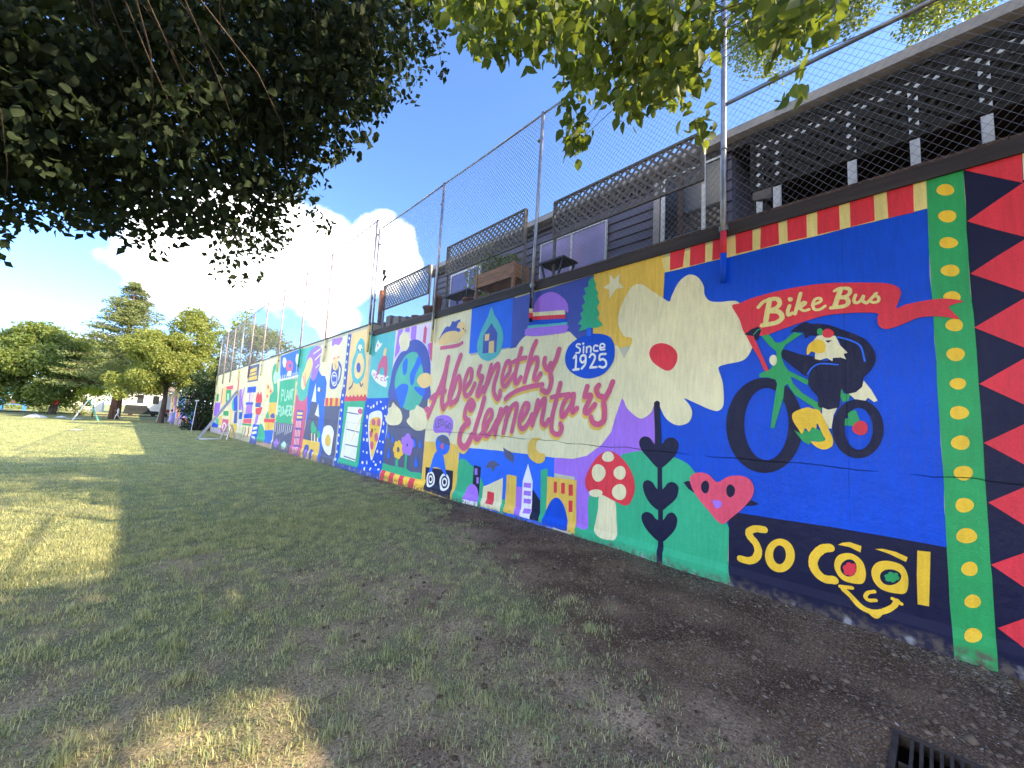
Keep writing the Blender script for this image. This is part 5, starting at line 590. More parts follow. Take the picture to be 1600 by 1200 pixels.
# ============================================================ things standing on the terrace
t = thing('planter_box', 'raised cedar planter box on legs beside black table', 'planter')
for k in range(3):
    z = 4.47+k*.10
    for (a_, b_) in (((5.10,5.56,z),(5.125,6.74,z+.094)),((5.475,5.56,z),(5.50,6.74,z+.094)),((5.126,5.555,z),(5.474,5.58,z+.094)),((5.126,6.72,z),(5.474,6.745,z+.094))): MB().box(a_, b_).build('plank', 'cedar', t)
for x in (5.085,5.46):
    for y in (5.54,6.70): MB().box((x,y,4.032),(x+.055,y+.06,4.775)).build('leg', 'cedar', t)
MB().box((5.13,5.585,4.70),(5.47,6.715,4.735)).build('soil', 'soil', t)
def leaves(P_, size, tint, droop=.5, aspect=.62, fold=.18):
    """many small pointed leaves: P_ (n,3) positions"""
    n_ = len(P_); s = size*rng.uniform(.7,1.25,n_)
    th = rng.uniform(0,2*np.pi,n_); el = rng.normal(-droop,.5,n_)
    d = np.stack([np.cos(th)*np.cos(el), np.sin(th)*np.cos(el), np.sin(el)],1)
    r_ = rng.normal(size=(n_,3)); w = np.cross(d, r_); w /= np.linalg.norm(w,axis=1,keepdims=True)+1e-9; nn = np.cross(d,w)
    s1 = s[:,None]; k = aspect*.5
    V = np.stack([P_, P_+d*s1*.38+w*s1*k+nn*s1*fold*.5, P_+d*s1*.38-w*s1*k+nn*s1*fold*.5, P_+d*s1-nn*s1*fold*.3, P_+d*s1*.45],1).reshape(-1,3)
    b = np.arange(n_)[:,None]*5; F = np.concatenate([b+np.array([[0,1,4]]), b+np.array([[0,4,2]]), b+np.array([[4,1,3]]), b+np.array([[4,3,2]])])
    return V, F, np.repeat(tint,5)
def leaves_fine(P_, size, tint, droop=.9):
    """larger, rounder leaves with a drawn-out tip for the boughs close by"""
    n_ = len(P_); s = (size*rng.uniform(.75,1.25,n_))[:,None]; th = rng.uniform(0,2*np.pi,n_); el = rng.normal(-droop,.4,n_)
    d = np.stack([np.cos(th)*np.cos(el), np.sin(th)*np.cos(el), np.sin(el)],1); r_ = rng.normal(size=(n_,3)); w = np.cross(d, r_); w /= np.linalg.norm(w,axis=1,keepdims=True)+1e-9; nn = np.cross(d,w)
    q = [(0,0,0),(.16,.26,.06),(.42,.34,.09),(.70,.20,.05),(1.0,0,-.10),(.70,-.20,.05),(.42,-.34,.09),(.16,-.26,.06),(.42,0,0)]
    V = np.stack([P_+d*s*a_+w*s*b_+nn*s*c for a_, b_, c in q],1).reshape(-1,3); b = np.arange(n_)[:,None]*9
    F = np.concatenate([b+np.array([[8,i,(i+1)%8]]) for i in range(8)]); return V, F, np.repeat(tint,9)
def ball(c, r_, n_, flat=1.0):
    v = rng.normal(size=(n_,3)); v /= np.linalg.norm(v,axis=1,keepdims=True); q = r_*rng.uniform(.25,1,n_)**.5
    return np.array(c)+v*q[:,None]*np.array([1,1,flat])
def plant(name, label, c, r_, h_, n_, size, m, group=None):
    t = thing(name, label, 'plant', group); mb = MB()
    for k in range(6): a_ = k*1.05; mb.tube([c, (c[0]+math.cos(a_)*r_*.3,c[1]+math.sin(a_)*r_*.3,c[2]+h_*.5), (c[0]+math.cos(a_)*r_*.7,c[1]+math.sin(a_)*r_*.7,c[2]+h_)], [.008,.005,.002], 4)
    mb.build('stems', 'twig', t)
    P_ = ball((c[0],c[1],c[2]+h_*.6), 1, n_)*1.0; P_ = np.array([c[0],c[1],c[2]+h_*.6])+(P_-np.array([c[0],c[1],c[2]+h_*.6]))*np.array([r_,r_,h_*.5])
    V, F, T = leaves(P_, size, rng.random(n_)); npmesh('foliage', V, F, m, t, T); return t
plant('leafy_plant', 'leafy herb growing at the near end of the cedar planter', (5.3,5.85,4.73), .2, .32, 260, .05, 'leaf_maple')
plant('leafy_plant', 'taller wispy plant at the far end of the cedar planter', (5.3,6.45,4.73), .24, .5, 320, .05, 'leaf_back')
plant('leafy_plant', 'yellow green bush behind the lattice above the planter', (5.75,7.2,4.03), .55, 1.7, 900, .07, 'leaf_lime')
def table(y0, y1, zt, label):
    t = thing('side_table', label, 'table'); MB().box((5.1,y0,zt-.035),(5.5,y1,zt)).build('table_top', 'black_metal', t)
    for x in (5.14,5.46):
        for a_, b_ in ((y0+.05,y0+.2),(y1-.05,y1-.2)): MB().bar((x,a_,zt-.035),(x,b_,4.035),.03,.03).build('leg', 'black_metal', t)
table(7.05, 8.0, 4.55, 'black metal table left of the cedar planter'); table(4.3, 4.9, 4.55, 'black metal table right of the cedar planter')
def pot(y, x, r_, h_, label):
    t = thing('flower_pot', label, 'flower pot'); MB().lathe([(0,0),(r_*.68,0),(r_*.95,h_*.86),(r_*1.08,h_*.86),(r_*1.08,h_),(r_*.92,h_),(r_*.9,h_*.9),(0,h_*.9)], 16, (x,y,4.035)).build('pot_body', 'terracotta', t, True)
    MB().lathe([(0,h_*.91),(r_*.9,h_*.91)], 16, (x,y,4.035)).build('soil', 'soil', t)
pot(8.62, 5.12, .17, .36, 'largest terracotta pot on the wall top below the lattice'); pot(9.22, 5.1, .13, .22, 'small terracotta pot left of the largest one'); pot(8.42, 5.2, .12, .62, 'tall dark terracotta pot against the white lattice post')
pot(6.95, 5.08, .14, .24, 'squat terracotta pot under the black table beside planter')
for k, (y, w_, h_) in enumerate(((9.7,.3,.16),(10.15,.34,.24),(10.62,.28,.34),(11.0,.24,.2))):
    t = thing('concrete_block', ('low grey block nearest the small terracotta pot','grey block second from the small terracotta pot','tallest grey block on the terrace edge','grey block beside the double fence posts')[k], 'block', 'grey blocks along the terrace edge')
    mb = MB(); x0, x1, y0, y1, z0, z1 = 4.98, 5.2, y-w_/2, y+w_/2, 4.125, 4.125+h_
    for a_, b_ in (((x0,y0,z0),(x0+.035,y1,z1)),((x1-.035,y0,z0),(x1,y1,z1)),((x0+.035,y0,z0),(x1-.035,y0+.035,z1)),((x0+.035,y1-.035,z0),(x1-.035,y1,z1)),((x0+.035,y-.02,z0),(x1-.035,y+.02,z1))): mb.box(a_, b_)
    mb.build('block_body', 'block_grey', t)
t = thing('orange_post', 'weathered orange post with a dark ornament beside double fence posts', 'post')
MB().tube([(5.1,11.45,4.03),(5.1,11.46,4.75)], .065, 12).build('lower_post', 'edging_brown', t, True); MB().tube([(5.1,11.46,4.75),(5.1,11.47,5.42)], .066, 12).build('upper_post', 'orange_pole', t, True)
MB().tube([(5.1,11.47,5.42),(5.1,11.44,5.6),(5.08,11.42,5.75)], .012, 6).tube([(5.08,11.42,5.72),(5.1,11.3,5.86)], [.03,.05], 7).tube([(5.08,11.42,5.9),(5.08,11.36,6.05)], [.04,.06], 7).build('ornament', 'black_metal', t)
t = thing('floodlight', 'small grey floodlight at the foot of the dark lattice', 'floodlight')
MB().add([(5.2,1.22,4.42),(5.2,1.42,4.46),(5.2,1.42,4.62),(5.2,1.22,4.58),(5.32,1.26,4.46),(5.32,1.38,4.48),(5.32,1.38,4.58),(5.32,1.26,4.56)], [(0,3,2,1),(4,5,6,7),(0,1,5,4),(1,2,6,5),(2,3,7,6),(3,0,4,7)]).build('lamp_housing', 'block_grey', t)
MB().bar((5.3,1.32,4.03),(5.3,1.32,4.5),.03,.02).build('bracket', 'black_metal', t)
# ============================================================ near trees
def clumps(a): return np.array(a, float).reshape(-1,4)/100
def limb(mb, p, q, r0, r1, n_=5, sag=.12, k=6):
    p, q = Vector(p), Vector(q); L_ = (q-p).length; pts = []; rr = []
    off = Vector((rnd.uniform(-1,1),rnd.uniform(-1,1),rnd.uniform(-.2,1)))*L_*sag
    for i in range(n_+1): t = i/n_; pts.append(p.lerp(q,t)+off*math.sin(math.pi*t)); rr.append(r0+(r1-r0)*t)
    mb.tube(pts, rr, k)
def tree(name, label, base, fork, cl, leaf, size, per, trunk_r, m_bark='bark', group=None, hubs=10, gz_=None, twigs=True, droop=.5, aspect=.62, cat='tree'):
    t = thing(name, label, cat, group); mb = MB(); base = Vector(base); fork = Vector(fork)
    mb.tube([base-Vector((0,0,.3)), base+Vector((0,0,.15)), base.lerp(fork,.5)+Vector((.04,.03,0)), fork], [trunk_r*1.5,trunk_r*1.12,trunk_r*.9,trunk_r*.75], 12)
    pts = cl[:,:3]; idx = rng.choice(len(pts), min(hubs,len(pts)), replace=False); H = pts[idx].copy()
    for _ in range(4):                                   # gather clumps round a few limb ends
        own = np.argmin(((pts[:,None]-H[None])**2).sum(2),1)
        for k in range(len(H)):
            if (own == k).any(): H[k] = pts[own == k].mean(0)
    f3 = np.array(fork); tips = f3+(H-f3)*.72
    for k in range(len(H)):
        limb(mb, fork-Vector((0,0,.2)), tips[k], trunk_r*.34, trunk_r*.07, 6, .07, 7)
        for c in pts[own == k][::5]:
            limb(mb, tips[k], c, max(.006,trunk_r*.025), .002, 6, .16, 4)
    mb.build('trunk', m_bark, t, True)
    P_ = []; T_ = []
    tw = MB()
    for x, y, z, r_ in cl:
        n_ = max(8, int(per*(r_/.4)**2.2)); P_.append(ball((x,y,z), r_, n_, .8)); T_.append(np.clip(rng.normal(.45,.25,n_)+rng.normal(0,.12),0,1))
    P_ = np.concatenate(P_); T_ = np.concatenate(T_); cl_ = ((P_-np.array([0,0,1.6]))**2).sum(1) < 5.4**2
    V, F, T = leaves(P_[~cl_], size, T_[~cl_], droop, aspect)
    if cl_.any():
        v, f, q = leaves_fine(P_[cl_], size*.98, T_[cl_]); F = np.concatenate([F, f+len(V)]); V = np.concatenate([V, v]); T = np.concatenate([T, q])
    tag(npmesh('crown', V, F, leaf, t, T), kind='stuff')
    return t
near = np.concatenate([clumps(NEAR), clumps(OVER)])
small = clumps(NEAR)
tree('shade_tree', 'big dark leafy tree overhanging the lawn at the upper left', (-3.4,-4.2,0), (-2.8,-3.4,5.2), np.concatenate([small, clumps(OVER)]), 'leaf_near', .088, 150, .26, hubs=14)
tree('hanging_bough_tree', 'green leafy boughs hanging over the fence at top centre', (6.6,-6.6,3.9), (6.0,-5.4,6.8), clumps(BOUGH), 'leaf_bough', .086, 95, .16, hubs=5)
tree('shade_tree', 'sunlit yellow green tree behind the house at upper right', (8.6,-5.0,3.9), (8.5,-4.6,6.6), clumps(BACK), 'leaf_back', .085, 170, .22, hubs=12)
# ============================================================ far trees
def crown(c, rad, n_, r0, r1, seed, flat=.8):
    r_ = np.random.default_rng(seed); out = []
    while len(out) < n_:
        v = r_.uniform(-1,1,3)
        if .25 < (v**2).sum() < 1: out.append((c[0]+v[0]*rad[0], c[1]+v[1]*rad[1], c[2]+v[2]*rad[2], r_.uniform(r0,r1)))
    return np.array(out)
def fz(x, y): return gz(x, y)
tree('broadleaf_tree', 'wide dark green tree left of the tall conifer', (-8.5,86,fz(-8.5,86)), (-8.3,86,3.2), np.concatenate([crown((-9.5,86,6.6),(6.4,5,5.2),80,1.1,1.9,1), crown((-15.5,87,5.0),(5.0,4,4.2),40,1.0,1.6,2), crown((-4.6,86.5,6.6),(3.8,4,4.4),34,.9,1.5,8)]), 'leaf_maple', .34, 28, .4, hubs=12, aspect=.75)
tree('broadleaf_tree', 'golden green tree in full sun beside the mural end', (2.4,64,fz(2.4,64)), (2.5,64,4.0), np.concatenate([crown((1.7,63,6.6),(3.4,3.5,4.2),64,.8,1.4,3), crown((4.6,64,9.8),(2.7,3,3.8),44,.7,1.3,4), crown((5.4,63,5.4),(2.2,2.5,3.2),30,.7,1.2,5), crown((-.5,63,4.6),(2.2,2.5,2.8),22,.7,1.1,6)]), 'leaf_gold', .30, 34, .28, hubs=12, aspect=.55)
tree('broadleaf_tree', 'golden tree seen through the far chain link fence', (8.0,45,3.86), (7.9,45,6.2), np.concatenate([crown((7.2,45,8.3),(2.2,2.6,2.6),26,.6,1.1,7), crown((9.2,47,7.4),(2.4,2.6,2.6),20,.6,1.1,9)]), 'leaf_gold', .28, 24, .2, hubs=8, aspect=.55)
tree('broadleaf_tree', 'green tree half hidden behind the farther painted wall', (7.5,72,fz(3,72)), (7.4,72,4), crown((7.2,72,7),(3.4,3.4,4.0),34,.8,1.4,10), 'leaf_maple', .32, 22, .26, hubs=8)
tree('broadleaf_tree', 'bright lime green sapling under the conifer', (-4.2,80,fz(-4,80)), (-4.2,80,1.0), crown((-4.3,80,2.2),(1.5,1.5,1.2),16,.5,.8,11), 'leaf_lime', .24, 26, .07, hubs=5)
def conifer(label, base, H, rad, seed):
    r_ = np.random.default_rng(seed); t = thing('conifer_tree', label, 'tree'); b = Vector(base)
    mb = MB(); mb.tube([b-Vector((0,0,.3)), b+Vector((.1,0,H*.3)), b+Vector((.2,.1,H*.65)), b+Vector((.2,.1,H))], [.62,.45,.25,.03], 12)
    P_ = []; T_ = []
    for k in range(190):
        f = r_.uniform(.16,1)**.9; z = b.z+H*f; L_ = rad*(1-f)**.72*r_.uniform(.65,1.1)+.35; a_ = r_.uniform(0,6.283); d = np.array([math.cos(a_), math.sin(a_), 0])
        s = np.array([b.x+.2,b.y+.1,z]); e = s+d*L_+np.array([0,0,L_*.06]); mb.tube([s, s+(e-s)*.5+np.array([0,0,L_*.05]), e], [.05,.03,.008], 4)
        n_ = int(22+L_*30); u = r_.uniform(.12,1.02,n_); side = np.array([-d[1],d[0],0]); wd_ = r_.normal(0,.24,n_)*L_*(1.1-u)**.5+r_.normal(0,.1,n_)
        P_.append(s+(e-s)*u[:,None]+side*wd_[:,None]+np.array([0,0,1])*(r_.uniform(-.28,.06,n_)*(.6+L_*.12))[:,None]); T_.append(np.clip(.35+.5*u+r_.normal(0,.15,n_),0,1))
    mb.build('trunk', 'red_bark', t, True); V, F, T = leaves(np.concatenate(P_), .42, np.concatenate(T_), .1, .28); tag(npmesh('crown', V, F, 'leaf_conifer', t, T), kind='stuff')
conifer('tall conifer with reddish trunk rising above the far trees', (-1.9,74,fz(-1.9,74)), 18.6, 8.2, 21)
def shrub(label, c, rad, leaf, seed, size=.13, n_=30, per=40, name='shrub'):
    t = thing(name, label, 'shrub'); cl = crown((c[0],c[1],c[2]+rad[2]*.9), rad, n_, .3*rad[0], .55*rad[0], seed)
    mb = MB(); 
    for x, y, z, r_ in cl[::2]: limb(mb, (c[0],c[1],c[2]-.1), (x,y,z), .05, .01, 4, .1, 5)
    mb.build('stems', 'bark', t); P_ = np.concatenate([ball(q[:3], q[3], per) for q in cl]); V, F, T = leaves(P_, size, rng.random(len(P_))); tag(npmesh('foliage', V, F, leaf, t, T), kind='stuff')
shrub('dark evergreen shrub at the far end of the main mural', (4.0,42.9,fz(4,43)), (1.25,1.5,2.7), 'leaf_shrub', 31, .2, 80, 70)
shrub('dark bushy growth climbing over the far end of the wall', (5.4,42.6,3.9), (.9,1.0,1.1), 'leaf_shrub', 32, .2, 26, 50)
shrub('low golden bush below the broadleaf tree', (-6.2,88,fz(-6,88)), (1.6,1.0,.7), 'leaf_gold', 33, .22, 18, 30)
shrub('low golden bush left of the dark tree trunk', (-9.4,90,fz(-9,90)), (1.3,1.0,.6), 'leaf_gold', 34, .22, 14, 30)
for k, (x, y, h_, lb) in enumerate(((-22,118,2.6,'long dark hedge at the far left'),(-12,116,2.2,'far hedge behind the blue play frame'),(8,128,3.0,'far hedge behind the parked vehicle'))): shrub(lb, (x,y,fz(x,y)), (5.5,1.6,h_*.55), 'leaf_maple', 40+k, .4, 50, 30, 'hedge')
# ============================================================ far houses, vehicles, play area
def house(label, x0, x1, y0, y1, z, h_, rise, wall_m, wins):
    t = thing('house', label, 'house'); MB().box((x0,y0,z-.3),(x1,y1,z+h_)).build('wall', wall_m, t); xm = (x0+x1)/2; e = .5
    MB().add([(x0-e,y0-e,z+h_),(x1+e,y0-e,z+h_),(xm,y0-e,z+h_+rise),(x0-e,y1+e,z+h_),(x1+e,y1+e,z+h_),(xm,y1+e,z+h_+rise)], [(0,1,2),(3,5,4),(0,2,5,3),(1,4,5,2),(0,3,4,1)]).build('roof', 'house_roof', t)
    for a_, b_, c, d in wins:
        w = MB().box((x0+a_,y0-.06,z+c),(x0+b_,y0+.02,z+d)).build('window', 'glass_dark', t); MB().box((x0+a_-.12,y0-.1,z+c-.12),(x0+b_+.12,y0-.062,z+c)).box((x0+a_-.12,y0-.1,z+d),(x0+b_+.12,y0-.062,z+d+.12)).box((x0+a_-.12,y0-.1,z+c),(x0+a_,y0-.062,z+d)).box((x0+b_,y0-.1,z+c),(x0+b_+.12,y0-.062,z+d)).build('window_frame', 'trim_white', w)
house('white house with two dark windows behind the far trees', -1.5, 6.5, 112, 120, fz(0,110), 5.2, 2.5, 'house_white', ((1.6,2.6,2.2,3.9),(4.0,5.0,2.2,3.9),(1.6,2.6,.4,1.4)))
house('pale house at the far left behind the play frame', -32, -20, 124, 134, fz(0,120), 4.6, 2.4, 'house_white', ((2,3.4,1.2,2.6),(7.5,9,1.2,2.6)))
house('white house between tree trunks at left', -12, -5, 118, 126, fz(0,118), 4.4, 2.2, 'house_white', ((1.2,2.4,1,2.4),(4.2,5.4,1,2.4)))
def car(label, x, y, z, rot, body, L_=4.4, van=False):
    t = thing('parked_car', label, 'car'); t.location = (x,y,z); t.rotation_euler = (0,0,rot); W_ = .88; h1, h2 = (.95,1.95) if van else (.82,1.42)
    pf = [(-L_/2,.35),(L_/2,.35),(L_/2,.7),(L_/2-.2,h1),(L_*.22,h1+.05),(L_*.10,h2),(-L_*.30 if not van else -L_*.47,h2),(-L_*.44 if not van else -L_*.49,h1+.1),(-L_/2,h1-.1)]; k = len(pf)
    MB().add([(a_,-W_,b_) for a_,b_ in pf]+[(a_,W_,b_) for a_,b_ in pf], [tuple(range(k)),tuple(range(2*k-1,k-1,-1))]+[((i+1)%k,i,k+i,k+(i+1)%k) for i in range(k)]).build('body', body, t)
    for s in (-1,1): MB().add([(L_*.19,s*(W_+.006),h1+.08),(L_*.09,s*(W_+.006),h2-.08),(-L_*.28,s*(W_+.006),h2-.08),(-L_*.38,s*(W_+.006),h1+.08)], [(0,1,2,3)]).build('window', 'glass_dark', t)
    for a_ in (-L_*.31,L_*.31):
        for s in (-1,1): MB().tube([(a_,s*.92,.32),(a_,s*.72,.32)], .32, 14).build('wheel', 'tyre', t)
car('dark van parked on the street before the white house', 1.0, 99, fz(0,99)-.1, 0, 'van_dark', 4.9, True); car('silver car parked behind the leaning trunk', 5.6, 100, fz(0,99)-.1, 0, 'car_silver')
t = thing('utility_pole', 'pale wooden pole standing behind the farther painted wall', 'pole'); MB().tube([(3.95,67.5,-1),(3.85,67.5,4),(3.7,67.5,9)], [.2,.17,.13], 10).build('shaft', 'block_grey', t, True); MB().box((3.2,67.42,8.2),(4.3,67.55,8.35)).build('cross_arm', 'block_grey', t)
t = thing('play_frame', 'blue play frame with turquoise roof beam at far left', 'play structure'); zb = fz(-14.5,104)
for x in (-15.8,-13.4):
    for y in (103.4,104.8): MB().box((x-.12,y-.12,zb-.1),(x+.12,y+.12,zb+2.6)).build('post', 'play_blue', t)
MB().box((-16.3,103.1,zb+2.6),(-12.6,105.1,zb+3.0)).build('roof_beam', 'play_cyan', t); MB().add([(-16.0,103.2,zb+3.0),(-13.6,103.2,zb+3.0),(-14.8,103.2,zb+3.7),(-16.0,105,zb+3.0),(-13.6,105,zb+3.0),(-14.8,105,zb+3.7)], [(0,1,2),(3,5,4),(0,2,5,3),(1,4,5,2),(0,3,4,1)]).build('roof', 'play_cyan', t); MB().box((-15.68,103.5,zb+.9),(-13.52,104.7,zb+1.0)).build('platform', 'play_blue', t)
MB().box((-13.5,103.45,zb),(-13.3,104.7,zb+1.9)).build('side_panel', 'play_blue', t); MB().box((-14.9,104.2,zb+1.0),(-14.5,104.3,zb+2.6)).build('climbing_panel', 'edging_brown', t)
def step_ladder(label, loc, rz, H, W_, spread, m1, m2, name='step_ladder'):
    t = thing(name, label, 'ladder'); t.location = loc; t.rotation_euler = (0,0,rz)
    for s in (-1,1):
        MB().bar((-spread/2,s*W_/2,0),(0,s*W_*.36,H),.07,.035,up=(0,1,0)).build('rail', m1, t); MB().bar((spread/2,s*W_/2,0),(0.05,s*W_*.36,H-.05),.06,.03,up=(0,1,0)).build('rear_leg', m2, t)
    n_ = max(2,int(H/.3))
    for k in range(1,n_): f = k/n_; MB().bar((-spread/2*(1-f),-W_*(.5-.14*f),H*f),(-spread/2*(1-f),W_*(.5-.14*f),H*f),.09,.025).build('step', m1, t)
    MB().box((-.1,-W_*.38,H-.02),(.14,W_*.38,H+.02)).build('top_cap', m2, t); return t
step_ladder('tall teal and white step ladder standing on the sunny lawn', (-3.9,65.5,fz(-3.9,65.5)), R(8), 2.35, .75, 2.0, 'white_plastic', 'teal_paint')
step_ladder('white step ladder near the farther painted wall', (2.55,68,fz(2.5,68)), R(70), 1.5, .6, .9, 'white_plastic', 'white_plastic')
step_ladder('small grey folding step stool against the far mural', (4.12,28.4,fz(4,28)-.01), R(35), .85, .45, .55, 'aluminium', 'aluminium', 'step_stool')
t = thing('extension_ladder', 'grey aluminium ladder leaning diagonally against the far mural', 'ladder')
p0, p1 = Vector((2.72,28.2,fz(2.7,28.2)+.03)), Vector((4.70,31.0,2.72))
dv = (p1-p0).normalized(); sd = Vector((0,1,0))*.2
for s in (-1,1): MB().bar(p0+sd*s, p1+sd*s, .035, .11).build('rail', 'aluminium', t)
for k in range(1,12): c = p0.lerp(p1,k/12); MB().tube([c-sd,c+sd], .017, 7).build('rung', 'aluminium', t)
MB().bar(p0-sd*1.1+Vector((0,0,-.02)), p0+sd*1.1+Vector((0,0,-.02)), .09, .03).build('foot', 'black_metal', t)
tag(MB().tube([(2.74,28.0,fz(2.8,28)+.04),(3.80,28.35,fz(3.8,28.3)+.04)], .045, 10).build('white_tube', 'white_plastic', None, True), 'white tube lying on the grass by the leaning ladder', 'tube')
t = thing('paint_roller_pole', 'long thin paint roller pole standing before the dark shrub', 'paint roller'); MB().tube([(3.4,40.4,fz(3.4,40.4)),(3.55,40.7,2.0)], .02, 6).build('pole', 'aluminium', t); MB().tube([(3.43,40.7,2.02),(3.68,40.7,2.05)], .05, 8).build('roller', 'white_cloth', t)
for x, y, w_, lb in ((-8.2,71,1.5,'largest white drop cloth heaped on the far lawn'),(-6.4,73,.8,'small white drop cloth heap in the middle'),(-5.0,69,1.0,'flat white drop cloth left of the teal ladder'),(-2.6,38,.45,'pale cloth lying flat on the sunny grass')):
    mb = MB(); n_ = 9; vs = []
    for j in range(n_):
        for i in range(n_):
            u, v = i/(n_-1)*2-1, j/(n_-1)*2-1; hh = .34*w_*max(0,1-(u*u+v*v))*(.6+.6*noise.noise(Vector((u*3+x,v*3,0)))) if 'flat' not in lb else .03+.02*noise.noise(Vector((u*4,v*4,x)))
            vs.append((x+u*w_*.6, y+v*w_*.7, fz(x,y)+.015+max(0,hh)))
    mb.add(vs, [(j*n_+i,j*n_+i+1,(j+1)*n_+i+1,(j+1)*n_+i) for j in range(n_-1) for i in range(n_-1)]); tag(mb.build('drop_cloth', 'white_cloth', None, True), lb, 'drop cloth')
t = thing('red_cloth', 'small red jacket hanging from the far tree trunk', 'jacket'); zz = fz(-8,86); MB().add([(-8.4,85.2,zz+2.5),(-8.05,85.2,zz+2.55),(-7.9,85.3,zz+1.9),(-8.2,85.15,zz+1.3),(-8.6,85.25,zz+1.6),(-8.5,85.35,zz+2.5),(-8.05,85.4,zz+2.55),(-7.9,85.4,zz+1.9),(-8.2,85.3,zz+1.3),(-8.6,85.4,zz+1.6)], [(0,1,2,3,4),(9,8,7,6,5),(0,5,6,1),(1,6,7,2),(2,7,8,3),(3,8,9,4),(4,9,5,0)]).build('fabric', 'red_cloth', t)
tag(MB().box((-30,92,-.75),(14,93.2,-.52)).build('planting_bed', 'mulch_border'), kind='structure')
# ============================================================ people
def person(label, loc, rz, top, legs, hair='dark_hair', pose='stand', H=1.68, skirt=False):
    s = H/1.7
    J = dict(pel=(0,0,.93),sp=(0,0,1.13),ch=(0,0,1.33),nk=(0,.0,1.47),hd=(0,.02,1.56),ht=(0,.015,1.66), ls=(-.17,0,1.37),le=(-.22,.03,1.09),lh=(-.22,.14,.86),lf=(-.22,.19,.78), rs=(.17,0,1.37),re=(.23,.1,1.12),rh=(.2,.32,1.2),rf=(.2,.4,1.24), lp=(-.09,0,.88),lk=(-.1,.03,.49),la=(-.1,-.02,.09),lt=(-.1,.14,.03), rp=(.09,0,.88),rk=(.11,.02,.49),ra=(.11,-.03,.09),rt=(.12,.13,.03))
    if pose == 'reach': J.update(re=(.24,.2,1.42), rh=(.2,.42,1.5), rf=(.2,.5,1.53))
    if pose == 'walk': J.update(lk=(-.1,.2,.5), la=(-.1,.25,.1), lt=(-.1,.42,.06), rk=(.1,-.02,.5), ra=(.1,-.32,.16), rt=(.1,-.2,.03), lh=(-.22,-.12,.9), lf=(-.22,-.1,.82))
    if pose == 'sit':
        d = -.76; J = {k: (v[0],v[1],v[2]+d) if k not in ('lk','la','lt','rk','ra','rt') else v for k, v in J.items()}; J.update(lk=(-.14,.42,.34), la=(-.15,.5,.08), lt=(-.15,.64,.04), rk=(.16,.42,.3), ra=(.2,.6,.07), rt=(.2,.74,.05), pel=(0,0,.14), lp=(-.09,.03,.13), rp=(.09,.03,.13), lh=(-.14,.36,.4), lf=(-.12,.42,.36), rh=(.14,.4,.45), rf=(.14,.47,.44))
    rad = dict(pel=.135,sp=.12,ch=.135,nk=.05,hd=.085,ht=.07,ls=.065,le=.042,lh=.03,lf=.022,rs=.065,re=.042,rh=.03,rf=.022,lp=.09,lk=.06,la=.04,lt=.035,rp=.09,rk=.06,ra=.04,rt=.035)
    E_ = [('pel','sp'),('sp','ch'),('ch','nk'),('nk','hd'),('hd','ht'),('ch','ls'),('ls','le'),('le','lh'),('lh','lf'),('ch','rs'),('rs','re'),('re','rh'),('rh','rf'),('pel','lp'),('lp','lk'),('lk','la'),('la','lt'),('pel','rp'),('rp','rk'),('rk','ra'),('ra','rt')]
    ks = list(J); me = bpy.data.meshes.new('person_skeleton'); me.from_pydata([Vector(J[k])*s for k in ks], [(ks.index(a_),ks.index(b_)) for a_,b_ in E_], []); tmp = link('person_skeleton', me)
    tmp.modifiers.new('skin','SKIN'); sk = me.skin_vertices[0].data
    for i, k in enumerate(ks): sk[i].radius = (rad[k]*s,rad[k]*s*(.8 if k in ('ch','sp','pel') else 1)); sk[i].use_root = k == 'pel'
    tmp.modifiers.new('sub','SUBSURF').levels = 1
    dg = bpy.context.evaluated_depsgraph_get(); bm_ = bpy.data.meshes.new_from_object(tmp.evaluated_get(dg)); bpy.data.objects.remove(tmp)
    t = tag(link('person', bm_), label, 'person'); bm_.materials.clear()
    for m_ in ('skin_tone', top, legs, 'dark_cloth'): bm_.materials.append(MATS[m_])
    kind = {}
    for k in ks: kind[k] = 0 if k in ('nk','hd','ht','lh','lf','rh','rf') else 1 if k in ('sp','ch','ls','le','rs','re') else 3 if k in ('lt','rt') else 2
    for p in bm_.polygons: c = p.center; k = min(ks, key=lambda q: (Vector(J[q])*s-c).length); p.material_index = kind[k]; p.use_smooth = True
    hp = Vector(J['ht'])*s; MB().lathe([(.0,.075),(.06,.06),(.095,.01),(.1,-.06),(.085,-.13),(.05,-.16)], 12, hp+Vector((0,-.02,.02))).build('hair', hair, t, True)
    if skirt: MB().lathe([(.13,1.1),(.17,.95),(.24,.6),(.28,.38),(.26,.38)], 14).build('dress', top, t, True)
    t.location = loc; t.rotation_euler = (0,0,rz); return t
person('person in a lavender dress painting the farther wall', (2.95,57,fz(3,57)), R(-80), 'lavender_cloth', 'lavender_cloth', pose='reach', skirt=True)
person('person in dark clothes sitting on the grass beside the dark shrub', (3.15,45.3,fz(3.2,45)), R(-70), 'dark_cloth', 'dark_cloth', pose='sit')
person('person in white clothes walking below the reddish trunk', (-1.5,71,fz(-1.5,71)), R(95), 'white_cloth', 'white_cloth', pose='walk')
person('person in a red shirt behind the white step ladder', (3.0,71.5,fz(3,71)), R(-60), 'red_cloth', 'dark_cloth', pose='reach')
